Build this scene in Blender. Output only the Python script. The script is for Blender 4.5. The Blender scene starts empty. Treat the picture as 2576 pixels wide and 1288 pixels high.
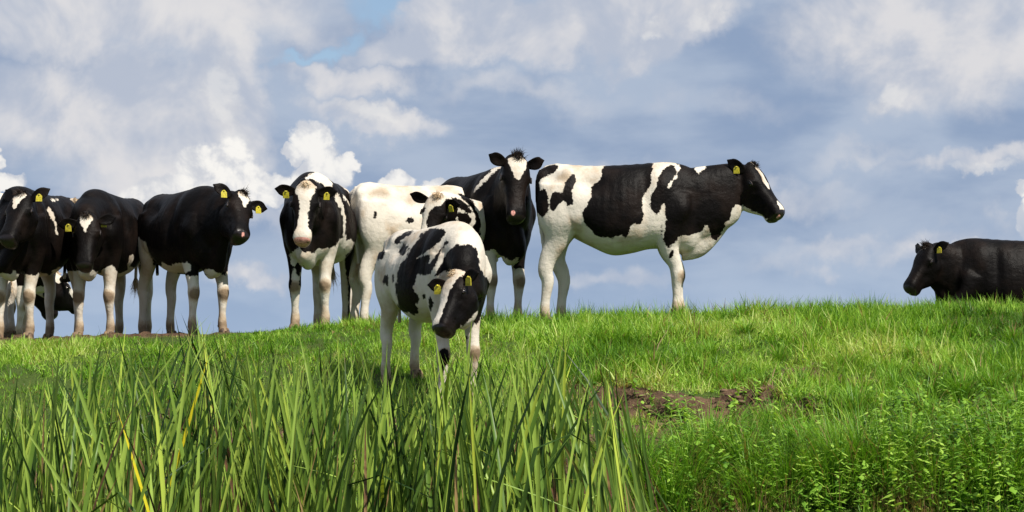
import bpy, math, random
import numpy as np
from mathutils import Vector, Matrix
random.seed(7)
RNG = np.random.default_rng(11)
SC = bpy.context.scene
COL = SC.collection
R = math.radians

# ------------------------------------------------------------------ camera
F = 5009.0                      # focal length in units of a 2576 px wide picture
PITCH = math.atan((930 - 644) / F)
cam_d = bpy.data.cameras.new('camera'); cam = bpy.data.objects.new('camera', cam_d); COL.objects.link(cam)
cam_d.sensor_width = 36.0; cam_d.lens = 36.0 * F / 2576.0
cam_d.clip_start = 0.1; cam_d.clip_end = 2000
cam.location = (0, 0, 0); cam.rotation_euler = (math.pi / 2 + PITCH, 0, 0)
SC.camera = cam
CF = Vector((0, math.cos(PITCH), math.sin(PITCH))); CU = Vector((0, -math.sin(PITCH), math.cos(PITCH)))

def at(px, py, Y):
    """the point at distance Y seen at picture position (px, py)"""
    d = CF + CU * ((644 - py) / F) + Vector((1, 0, 0)) * ((px - 1288) / F)
    return d * (Y / d.y)

# ------------------------------------------------------------------ sky + sun
SUN_EL, SUN_AZ = R(52), R(136)     # azimuth measured from +Y (view direction) clockwise to +X
sun_dir = Vector((math.sin(SUN_AZ) * math.cos(SUN_EL), math.cos(SUN_AZ) * math.cos(SUN_EL), math.sin(SUN_EL)))
sd = bpy.data.lights.new('sun', 'SUN'); so = bpy.data.objects.new('sun', sd); COL.objects.link(so)
sd.energy = 5.0; sd.angle = R(0.5); sd.color = (1.0, 0.94, 0.85)
so.rotation_euler = (-sun_dir).to_track_quat('-Z', 'Y').to_euler()

SC.view_settings.view_transform = 'Standard'; SC.view_settings.look = 'None'
SC.view_settings.exposure = 0.5; SC.view_settings.gamma = 1.0; SC.view_settings.use_curve_mapping = False
SC.cycles.use_denoising = True
SC.cycles.max_bounces = 6; SC.cycles.diffuse_bounces = 3; SC.cycles.transmission_bounces = 4; SC.cycles.transparent_max_bounces = 4

W = bpy.data.worlds.new('World'); SC.world = W; W.use_nodes = True
NT = W.node_tree; NT.nodes.clear()

class N:
    """tiny helper for writing node graphs"""
    def __init__(s, nt): s.nt = nt
    def new(s, typ, **kw):
        n = s.nt.nodes.new(typ)
        for k, v in kw.items(): setattr(n, k, v)
        return n
    def put(s, sock, v):
        if isinstance(v, bpy.types.NodeSocket): s.nt.links.new(v, sock)
        elif v is not None: sock.default_value = v
    def math(s, op, a, b=None, c=None, clamp=False):
        n = s.new('ShaderNodeMath', operation=op, use_clamp=clamp)
        s.put(n.inputs[0], a); s.put(n.inputs[1], b)
        if c is not None: s.put(n.inputs[2], c)
        return n.outputs[0]
    def vmath(s, op, a, b=None, scale=None):
        n = s.new('ShaderNodeVectorMath', operation=op)
        s.put(n.inputs[0], a); s.put(n.inputs[1], b)
        if scale is not None: s.put(n.inputs['Scale'], scale)
        return n.outputs['Value'] if op in ('LENGTH', 'DOT_PRODUCT') else n.outputs[0]
    def mix(s, f, a, b, blend='MIX'):
        n = s.new('ShaderNodeMix', data_type='RGBA', blend_type=blend)
        s.put(n.inputs[0], f); s.put(n.inputs[6], a); s.put(n.inputs[7], b)
        return n.outputs[2]
    def noise(s, vec, scale, detail=3, rough=0.5, dist=0.0, color=False):
        n = s.new('ShaderNodeTexNoise', noise_dimensions='3D')
        s.put(n.inputs['Vector'], vec); n.inputs['Scale'].default_value = scale
        n.inputs['Detail'].default_value = detail; n.inputs['Roughness'].default_value = rough
        n.inputs['Distortion'].default_value = dist
        return n.outputs['Color' if color else 'Fac']
    def smooth(s, x, a, b, lo=0.0, hi=1.0):
        n = s.new('ShaderNodeMapRange', interpolation_type='SMOOTHSTEP')
        s.put(n.inputs[0], x)
        for i, v in enumerate((a, b, lo, hi)): s.put(n.inputs[i + 1], v)
        return n.outputs[0]
    def attr(s, name, typ='GEOMETRY'):
        return s.new('ShaderNodeAttribute', attribute_name=name, attribute_type=typ)

def build_sky():
    g = N(NT)
    out = g.new('ShaderNodeOutputWorld'); bg = g.new('ShaderNodeBackground')
    NT.links.new(bg.outputs[0], out.inputs[0])
    tc = g.new('ShaderNodeTexCoord').outputs['Generated']
    sep = g.new('ShaderNodeSeparateXYZ'); g.put(sep.inputs[0], tc)
    az = g.math('ARCTAN2', sep.outputs[0], sep.outputs[1]); el = g.math('ARCSINE', sep.outputs[2])
    u = g.math('MULTIPLY', az, 5.009); v = g.math('MULTIPLY', el, 5.009)
    comb = g.new('ShaderNodeCombineXYZ'); g.put(comb.inputs[0], u); g.put(comb.inputs[1], v)
    uv = comb.outputs[0]
    P = g.vmath('SCALE', tc, scale=5.009)
    # billowing warp of the cloud outlines
    w1 = g.vmath('SUBTRACT', g.noise(P, 4.0, 3, 0.55, color=True), (0.5, 0.5, 0.5))
    w2 = g.vmath('SUBTRACT', g.noise(P, 15.0, 4, 0.6, color=True), (0.5, 0.5, 0.5))
    big = g.vmath('ADD', g.vmath('SCALE', w1, scale=0.26), g.vmath('SCALE', w2, scale=0.10))
    soft_uv = g.vmath('ADD', uv, big)
    fine = g.vmath('ADD', g.vmath('SCALE', w1, scale=0.10), g.vmath('SCALE', w2, scale=0.085))
    sharp_uv = g.vmath('ADD', uv, fine)
    def blob(vec, px, py, rx, ry, w, rot=0.0, edge=0.0):
        m = g.new('ShaderNodeMapping', vector_type='TEXTURE')
        g.put(m.inputs[0], vec)
        m.inputs['Location'].default_value = ((px - 1288) / 1000, (930 - py) / 1000, 0)
        m.inputs['Rotation'].default_value = (0, 0, R(rot))
        m.inputs['Scale'].default_value = (rx / 1000, ry / 1000, 1)
        # keep only the xy distance
        return g.smooth(g.vmath('LENGTH', m.outputs[0]), 1.0, edge, 0.0, w)
    def total(vec, blobs):
        acc = None
        for b in blobs:
            x = blob(vec, *b)
            acc = x if acc is None else g.math('MAXIMUM', acc, x)
        return acc
    nz_base = g.noise(P, 1.6, 6, 0.55, 0.3)
    Pst = g.vmath('MULTIPLY', P, (1.0, 1.0, 2.6))
    nz_streak = g.noise(Pst, 2.2, 5, 0.5, 0.2)
    nz_mid = g.noise(P, 5.0, 6, 0.55, 0.4)
    # the general cover: grey blue veil with paler parts, opened up overhead
    sky = g.new('ShaderNodeTexSky', sky_type='NISHITA')
    sky.sun_disc = False; sky.sun_elevation = SUN_EL; sky.sun_rotation = SUN_AZ
    sky.air_density = 1.0; sky.dust_density = 0.6; sky.ozone_density = 1.6
    skyc = g.vmath('SCALE', sky.outputs[0], scale=0.12)
    veil = g.mix(g.smooth(nz_streak, 0.36, 0.62), (0.275, 0.365, 0.530, 1), (0.415, 0.495, 0.630, 1))
    low = g.smooth(v, 0.0, 0.42, 1.0, 0.0)
    veil = g.mix(g.math('MULTIPLY', low, 0.6), veil, (0.40, 0.52, 0.70, 1))
    gap = total(soft_uv, [(985, -10, 150, 75, 1.0, -8, 0.3), (800, 120, 110, 36, 1.0, 38, 0.2), (745, 160, 70, 26, 0.9, 25, 0.2),
                          (870, 70, 70, 32, 0.8, 50, 0.2)])
    open_n = g.smooth(nz_base, 0.60, 0.72)
    outside = g.smooth(v, 1.0, 1.35)
    openf = g.math('MAXIMUM', gap, g.math('MULTIPLY', open_n, outside))  # unseen blue gaps above the view, added to weaken the fill light
    base = g.mix(g.math('SUBTRACT', 1.0, g.math('MULTIPLY', openf, 0.9)), skyc, veil)
    # relief: the same billows sampled a little towards the sun
    def relief(scale, off, detail=5):
        a_ = g.noise(P, scale, detail, 0.58, 0.35); b_ = g.noise(g.vmath('ADD', P, (off, 0.0, off * 1.1)), scale, detail, 0.58, 0.35)
        return g.math('SUBTRACT', a_, b_)
    rel_s = relief(3.2, 0.06); rel_c = relief(9.0, 0.022)
    # soft sheets of pale cloud
    soft = total(soft_uv, [
        (300, 40, 760, 190, 1.0, 0, 0.25), (560, 250, 190, 280, 1.0, 10, 0.3), (280, 320, 520, 260, 0.9, 0, 0.3), (420, 470, 380, 110, 0.9, 0, 0.2),
        (130, 280, 130, 70, 0.95, -28, 0.1), (1280, 95, 660, 125, 1.0, 3, 0.25), (600, 540, 420, 70, 0.8, 0, .1),
        (1640, 50, 300, 150, 1.0, 12, 0.4), (870, 200, 260, 70, 0.8, -6, 0.1), (930, 295, 250, 62, 0.9, -14, 0.1), (1180, 40, 330, 80, 1.0, 0, .3), 
        (2330, 110, 500, 250, 0.95, -5, 0.3), (2290, 235, 220, 120, 0.9, 28, 0.0), (2450, 440, 320, 46, 0.8, 2, 0.0),
        (650, 700, 170, 50, 0.9, -8, 0.0), (1700, 260, 90, 80, 0.35, 0, 0.1), (2080, 620, 300, 46, 0.45, 0, 0.1),
        (1560, 700, 280, 50, 0.45, 0, 0.1), (2380, 610, 300, 70, .6, 5, .1), (250, 640, 260, 60, .5, 0, 0), (1500, 440, 420, 60, .42, 4, 0), (1950, 500, 360, 60, .45, -4, 0), (2180, 420, 300, 50, .4, 6, 0), (1300, 240, 420, 60, .45, 3, 0), (1850, 260, 300, 70, .35, -12, 0)])
    soft = g.math('ADD', soft, g.math('MULTIPLY', outside, g.math('MULTIPLY', g.smooth(nz_base, 0.46, 0.60), 0.8)))
    soft = g.math('MULTIPLY', soft, g.math('SUBTRACT', 1.0, g.math('MULTIPLY', gap, 0.95)))
    soft = g.math('ADD', soft, g.math('MULTIPLY', g.math('SUBTRACT', nz_mid, 0.5), 0.50))
    softf = g.smooth(soft, 0.0, 0.80)
    tone = g.math('ADD', g.math('MULTIPLY', rel_s, 3.2), g.math('ADD', 0.45, g.math('MULTIPLY', g.math('SUBTRACT', nz_base, 0.5), 0.9)))
    scol = g.mix(g.smooth(tone, 0.0, 1.0), (0.475, 0.525, 0.630, 1), (0.735, 0.725, 0.740, 1))
    col = g.mix(g.math('MULTIPLY', softf, 0.95), base, scol)
    # sun-caught parts in the sheets
    glow = total(soft_uv, [(590, 230, 130, 200, 0.9, 10, 0.0), (420, 60, 200, 70, 0.5, 0, 0.0), (2270, 250, 140, 70, 1.0, 42, 0.0), (1150, 90, 260, 60, 0.5, 0, 0.0),
        (960, 295, 170, 45, 0.7, -14, 0.0), (540, 440, 320, 110, 0.8, 0, 0.0)])
    glow = g.math('MULTIPLY', glow, g.smooth(g.math('ADD', nz_mid, g.math('MULTIPLY', rel_s, 1.5)), 0.32, 0.72))
    col = g.mix(g.math('MULTIPLY', glow, 0.9), col, (0.82, 0.80, 0.785, 1))
    # cumulus with firm tops
    cum = total(sharp_uv, [
        (800, 365, 92, 78, 1.0, 0, 0.0), (870, 410, 50, 40, 1.0, 0, 0.0), (735, 385, 44, 42, 1.0, 0, 0.0), (800, 440, 120, 70, 1.0, 0, 0.0),
        (560, 450, 170, 125, 1.0, 0, 0.0), (660, 475, 180, 70, 1.0, 0, 0.0), (430, 500, 240, 90, 0.8, 0, 0.0), (600, 370, 60, 60, .6, 0, .0),
        (990, 455, 80, 40, 1.0, 0, 0.0), (1110, 465, 65, 28, 0.8, 0, 0.0), (820, 520, 200, 50, .7, 0, 0),
        (0, 440, 36, 60, 0.9, 0, 0.0), (30, 485, 60, 34, 0.8, 0, 0.0),
        (2580, 560, 66, 95, 1.0, 0, 0.0), (2570, 500, 55, 45, 0.9, 0, 0.0), (2440, 620, 150, 40, 0.6, 0, 0.0)])
    edgy = total(sharp_uv, [(560, 240, 105, 190, 0.62, 12, 0.0), (600, 350, 70, 80, 0.66, 0, 0.0), (1790, 50, 120, 70, 0.55, 20, 0.0), (1660, 75, 100, 60, 0.62, 0, 0.0), (2250, 255, 150, 70, 0.60, 40, 0.0),
        (920, 280, 150, 42, .6, -14, 0), (2450, 445, 170, 28, .55, 0, 0)])
    ef = g.smooth(g.math('ADD', edgy, g.math('MULTIPLY', g.math('SUBTRACT', nz_mid, 0.5), 0.8)), 0.18, 0.46)
    col = g.mix(g.math('MULTIPLY', ef, 0.52), col, g.mix(g.smooth(g.math('ADD', g.math('MULTIPLY', rel_c, 3.0), edgy), -0.05, 0.8), (0.60, 0.615, 0.665, 1), (0.84, 0.825, 0.805, 1)))
    cumn = g.math('ADD', cum, g.math('MULTIPLY', g.math('SUBTRACT', nz_mid, 0.5), 0.7))
    cumf = g.smooth(cumn, 0.20, 0.42)
    shade = g.smooth(g.math('ADD', g.math('MULTIPLY', rel_c, 3.0), g.math('MULTIPLY', cumn, 0.55)), -0.05, 0.75)
    ccol = g.mix(shade, (0.62, 0.64, 0.69, 1), (0.97, 0.945, 0.90, 1))
    fade = g.smooth(v, 0.30, 0.43)                       # their bases melt into the haze
    col = g.mix(g.math('MULTIPLY', g.math('MULTIPLY', cumf, 0.92), g.math('ADD', 0.35, g.math('MULTIPLY', fade, 0.65))), col, ccol)
    g.put(bg.inputs[0], col); bg.inputs[1].default_value = 0.707
build_sky()

# ------------------------------------------------------------------ numpy helpers
_lat = {}
def vnoise(x, y, scale, seed=0):
    if seed not in _lat: _lat[seed] = np.random.default_rng(1000 + seed).random((256, 256))
    L = _lat[seed]; x = np.asarray(x) * scale + 1000.3; y = np.asarray(y) * scale + 1000.7
    xi = np.floor(x).astype(int); yi = np.floor(y).astype(int); fx = x - xi; fy = y - yi
    fx = fx * fx * (3 - 2 * fx); fy = fy * fy * (3 - 2 * fy)
    a = L[xi % 256, yi % 256]; b = L[(xi + 1) % 256, yi % 256]; c = L[xi % 256, (yi + 1) % 256]; d = L[(xi + 1) % 256, (yi + 1) % 256]
    return (a * (1 - fx) + b * fx) * (1 - fy) + (c * (1 - fx) + d * fx) * fy
def fbm(x, y, scale, oct=4, seed=0):
    s = 0; a = 1; t = 0
    for i in range(oct):
        s = s + a * vnoise(x, y, scale * 2 ** i, seed + i); t += a; a *= 0.5
    return s / t
def sstep(x, a, b):
    t = np.clip((np.asarray(x) - a) / (b - a), 0, 1); return t * t * (3 - 2 * t)

def mesh_from(name, V, faces_flat, counts, mat=None, attrs=None, smooth=True):
    me = bpy.data.meshes.new(name)
    V = np.asarray(V, np.float32).reshape(-1, 3); ff = np.asarray(faces_flat, np.int32).ravel(); counts = np.asarray(counts, np.int32)
    me.vertices.add(len(V)); me.vertices.foreach_set('co', V.ravel())
    me.loops.add(len(ff)); me.loops.foreach_set('vertex_index', ff)
    me.polygons.add(len(counts)); st = np.zeros(len(counts), np.int32); st[1:] = np.cumsum(counts)[:-1]
    me.polygons.foreach_set('loop_start', st); me.polygons.foreach_set('loop_total', counts)
    me.polygons.foreach_set('use_smooth', np.full(len(counts), smooth))
    me.update(calc_edges=True); me.validate()
    for k, a in (attrs or {}).items():
        a = np.asarray(a, np.float32)
        if a.ndim == 1:
            at_ = me.attributes.new(k, 'FLOAT', 'POINT'); at_.data.foreach_set('value', a)
        else:
            at_ = me.attributes.new(k, 'FLOAT_VECTOR', 'POINT'); at_.data.foreach_set('vector', a.ravel())
    if mat: me.materials.append(mat)
    return me
def link(name, me, parent=None):
    o = bpy.data.objects.new(name, me); COL.objects.link(o)
    if parent is not None: o.parent = parent
    return o
def tag(o, label=None, cat=None, group=None, kind=None):
    for k, v in (('label', label), ('category', cat), ('group', group), ('kind', kind)):
        if v: o[k] = v
    return o

def material(name, rough=0.6, spec=0.3):
    m = bpy.data.materials.new(name); m.use_nodes = True
    b = m.node_tree.nodes['Principled BSDF']; b.inputs['Roughness'].default_value = rough
    b.inputs['Specular IOR Level'].default_value = spec
    return m, N(m.node_tree), b

# ------------------------------------------------------------------ terrain
YC = 17.0
_cx = np.array([-900, 0, 600, 900, 1200, 1380, 1700, 2100, 2576, 3500]); _cy = np.array([862, 856, 840, 823, 817, 817, 805, 792, 781, 772])
_wx = (_cx - 1288) * YC / F; _wz = (930 - _cy) * YC / F
def ground(x, y):
    x = np.asarray(x, float); y = np.asarray(y, float)
    hc = np.interp(x, _wx, _wz)
    t = YC - y
    drop = 0.235 * (np.sqrt(np.maximum(t, 0) ** 2 + 0.6) - math.sqrt(0.6))
    drop = drop + 0.30 * np.maximum(t - 4.6 , 0) ** 1.4
    z = hc - drop + 0.012 * np.clip(-t, 0, 12) - 0.05 * np.maximum(-t - 12, 0)
    z = z + (fbm(x, y, 0.7, 3, 3) - 0.5) * 0.10 * sstep(t, 0.2, 1.5)
    # worn step in the bank on the right
    e = scar_line(x)
    k = sstep(x, 0.4, 0.9)
    z = z - 0.08 * k * sstep(e - y + 0.12 * (fbm(x, y, 5, 2, 9) - 0.5), -0.04, 0.10) + 0.05 * k * np.exp(-((y - e - 0.15) / 0.2) ** 2)
    z = z + (fbm(x, y, 3.5, 3, 21) - 0.5) * 0.05 * sstep(t, 0.2, 1.0)
    z = np.maximum(z, -1.75)
    near = -1.05 - 0.9 * sstep(y, 3.6, 6.0)
    return np.where(y < 8, np.maximum(near, -1.75), z)
def scar_line(x): return 13.40 + 0.25 * np.sin(x * 1.7 + 0.5) + 0.12 * np.sin(x * 4.3)
def dirt(x, y):
    e = scar_line(x)
    d = sstep(x, 0.4, 0.8) * np.exp(-((y - (e - 0.22)) / 0.30) ** 2) * 1.25 * sstep(fbm(x, y, 5.5, 4, 33), 0.47, 0.60)
    d = d * (1 - 0.75 * sstep(x, 2.1, 2.8))
    d = d + 0.9 * sstep(x, -1.9, -2.9) * np.exp(-((y - 17.3) / 0.62) ** 2)            # trodden path on the crest
    d = d + 0.8 * np.exp(-((x + 0.55) / 0.6) ** 2) * np.exp(-((y - 12.9) / 0.5) ** 2)    # under the calf
    d = d + 0.75 * sstep(fbm(x, y, 1.1, 3, 45), 0.60, 0.72) * sstep(y, 15.6, 14.4)
    return np.clip(d, 0, 1)

def build_ground():
    xs = np.concatenate([np.linspace(-90, -9, 28)[:-1], np.linspace(-9, 9, 420), np.linspace(9, 90, 28)[1:]])
    ys = np.concatenate([np.linspace(-12, 9.6, 60)[:-1], np.linspace(9.6, 18.6, 250), np.linspace(18.6, 120, 70)[1:]])
    X, Y = np.meshgrid(xs, ys, indexing='ij'); Z = ground(X, Y)
    D = dirt(X, Y)
    Z = Z + D * (fbm(X, Y, 7, 4, 61) - 0.5) * 0.17 * (Y > 10)
    V = np.stack([X, Y, Z], -1).reshape(-1, 3); nx, ny = X.shape
    i = np.arange((nx - 1) * (ny - 1)); a = (i // (ny - 1)) * ny + i % (ny - 1)
    Fc = np.stack([a, a + ny, a + ny + 1, a + 1], 1)
    m, g, b = material('soil', 0.95, 0.1)
    geo = g.new('ShaderNodeNewGeometry').outputs['Position']
    n1 = g.noise(geo, 7, 6, 0.65); n2 = g.noise(geo, 45, 5, 0.7)
    soilc = g.mix(g.smooth(n1, 0.3, 0.7), (0.035, 0.020, 0.013, 1), (0.15, 0.092, 0.058, 1))
    soilc = g.mix(g.math('MULTIPLY', g.smooth(n2, 0.45, 0.7), 0.5), soilc, (0.22, 0.15, 0.085, 1))
    turf = g.mix(n2, (0.030, 0.055, 0.010, 1), (0.09, 0.13, 0.03, 1))
    c = g.mix(g.smooth(g.math('ADD', g.attr('dirt').outputs['Fac'], g.math('MULTIPLY', g.math('SUBTRACT', n2, 0.5), 0.8)), 0.2, 0.45), turf, soilc)
    g.put(b.inputs['Base Color'], c)
    bp = g.new('ShaderNodeBump'); bp.inputs['Strength'].default_value = 0.9; bp.inputs['Distance'].default_value = 0.03
    g.put(bp.inputs['Height'], n2); g.put(b.inputs['Normal'], bp.outputs[0])
    o = link('grassy_bank_ground', mesh_from('grassy_bank_ground', V, Fc, np.full(len(Fc), 4), m, {'dirt': D.ravel()}))
    tag(o, 'earth bank of the ditch sloping up to the pasture crest', None, None, 'structure')
    # ditch water
    m, g, b = material('ditch_water', 0.08, 0.5)
    b.inputs['Base Color'].default_value = (0.012, 0.016, 0.010, 1)
    geo = g.new('ShaderNodeNewGeometry').outputs['Position']
    bp = g.new('ShaderNodeBump'); bp.inputs['Strength'].default_value = 0.12; bp.inputs['Distance'].default_value = 0.02
    g.put(bp.inputs['Height'], g.noise(geo, 6, 3)); g.put(b.inputs['Normal'], bp.outputs[0])
    xs = np.linspace(-90, 90, 41); ys = np.linspace(4.0, 12.4, 12); X, Y = np.meshgrid(xs, ys, indexing='ij')
    V = np.stack([X, Y, np.full_like(X, -1.38)], -1).reshape(-1, 3); ny = 12
    i = np.arange(40 * 11); a = (i // 11) * ny + i % 11
    o = link('ditch_water', mesh_from('ditch_water', V, np.stack([a, a + ny, a + ny + 1, a + 1], 1), np.full(len(a), 4), m))
    tag(o, 'dark still water in the ditch behind the reeds', None, None, 'structure')
build_ground()

# ------------------------------------------------------------------ foliage material
def leaf_material(name, ramp, gloss=0.45, trans=0.35, attr='tint'):
    m = bpy.data.materials.new(name); m.use_nodes = True
    g = N(m.node_tree); b = m.node_tree.nodes['Principled BSDF']; out = m.node_tree.nodes['Material Output']
    t = g.attr(attr).outputs['Fac']
    oi = g.new('ShaderNodeObjectInfo').outputs['Random']
    geo = g.new('ShaderNodeNewGeometry').outputs['Position']
    h = g.attr('along').outputs['Fac']
    cr = g.new('ShaderNodeValToRGB'); el = cr.color_ramp.elements
    el[0].position, el[0].color = ramp[0]; el[1].position, el[1].color = ramp[-1]
    for p, c in ramp[1:-1]:
        e = el.new(p); e.color = c
    g.put(cr.inputs[0], g.math('ADD', t, g.math('MULTIPLY', g.math('SUBTRACT', g.noise(geo, 25, 2), 0.5), 0.12)))
    c = cr.outputs[0]
    if name == 'reed_leaf': c = g.mix(g.smooth(h, 0.75, 0.30, 0.0, 0.25), c, (0.24, 0.30, 0.03, 1))
    dry_shade = g.attr('dry_shade').outputs['Fac']
    dn = g.math('ADD', dry_shade, g.math('MULTIPLY', g.math('SUBTRACT', g.noise(geo, 30, 3), 0.5), 0.5))
    c = g.mix(g.smooth(dn, 0.35, 0.75), c, (0.30, 0.20, 0.085, 1))
    c = g.mix(g.smooth(dn, 0.80, 1.00), c, (0.15, 0.080, 0.040, 1))
    c = g.mix(g.smooth(dn, 1.05, 1.30), c, (0.035, 0.018, 0.011, 1))  # last stage paints the shade between reeds as near-black dead litter
    g.put(b.inputs['Base Color'], c); b.inputs['Roughness'].default_value = gloss; b.inputs['Specular IOR Level'].default_value = 0.22
    tr = g.new('ShaderNodeBsdfTranslucent'); g.put(tr.inputs[0], g.mix(1.0, c, (1.0, 1.0, 0.45, 1), 'MULTIPLY'))
    mx = g.new('ShaderNodeMixShader'); mx.inputs[0].default_value = trans
    m.node_tree.links.new(b.outputs[0], mx.inputs[1]); m.node_tree.links.new(tr.outputs[0], mx.inputs[2])
    m.node_tree.links.new(mx.outputs[0], out.inputs[0])
    return m
GRASS_RAMP = [(0.0, (0.050, 0.130, 0.012, 1)), (0.25, (0.125, 0.285, 0.022, 1)), (0.55, (0.265, 0.465, 0.045, 1)), (0.8, (0.43, 0.59, 0.11, 1)), (1.0, (0.60, 0.63, 0.24, 1))]
REED_RAMP = [(0.0, (0.018, 0.046, 0.008, 1)), (0.35, (0.090, 0.170, 0.022, 1)), (0.75, (0.300, 0.420, 0.070, 1)), (0.93, (0.42, 0.50, 0.06, 1)), (1.0, (0.55, 0.48, 0.02, 1))]
WEED_RAMP = [(0.0, (0.060, 0.160, 0.016, 1)), (0.5, (0.200, 0.380, 0.038, 1)), (1.0, (0.38, 0.56, 0.09, 1))]

def blades(x, y, z, h, w, az, lean, curve, face=None, tint=None, dry_shade=None, segs=2):
    """curved blades as one vertex array; az = direction they lean to"""
    n = len(x); S = segs
    dx, dy = np.cos(az), np.sin(az)
    if face is None: face = az + np.pi / 2
    sx, sy = np.cos(face), np.sin(face)
    Vs = []; al = []
    ts = np.linspace(0, 1, S + 1)
    for i, t in enumerate(ts):
        ang = lean + curve * t * 0.5
        r = h * t * np.sin(ang); up = h * t * np.cos(ang)
        ww = w * (1 - t ** 1.6) * 0.5 if i else w * 0.45
        cx, cy, cz = x + dx * r, y + dy * r, z + up
        if i < S:
            Vs.append(np.stack([cx - sx * ww, cy - sy * ww, cz], -1)); Vs.append(np.stack([cx + sx * ww, cy + sy * ww, cz], -1)); al += [t, t]
        else:
            Vs.append(np.stack([cx, cy, cz], -1)); al += [t]
    k = 2 * S + 1
    V = np.stack(Vs, 1).reshape(-1, 3)
    base = (np.arange(n) * k)[:, None]
    q = []
    for i in range(S - 1):
        q.append(np.concatenate([base + 2 * i, base + 2 * i + 1, base + 2 * i + 3, base + 2 * i + 2], 1))
    tr = np.concatenate([base + 2 * S - 2, base + 2 * S - 1, base + 2 * S], 1)
    Q = np.concatenate(q, 0) if q else np.zeros((0, 4), int)
    ff = np.concatenate([Q.ravel(), tr.ravel()]); ct = np.concatenate([np.full(len(Q), 4), np.full(len(tr), 3)])
    rep = lambda a: np.repeat(np.asarray(a, float), k)
    return V, ff, ct, {'tint': rep(tint), 'dry_shade': rep(dry_shade), 'along': np.tile(al, n)}

def join(parts):
    off = 0; V = []; f = []; c = []; A = {}
    for (v, ff, ct, at_) in parts:
        V.append(v); f.append(np.asarray(ff) + off); c.append(ct); off += len(v)
        for k, a in at_.items(): A.setdefault(k, []).append(a)
    return np.concatenate(V), np.concatenate(f), np.concatenate(c), {k: np.concatenate(a) for k, a in A.items()}

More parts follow.
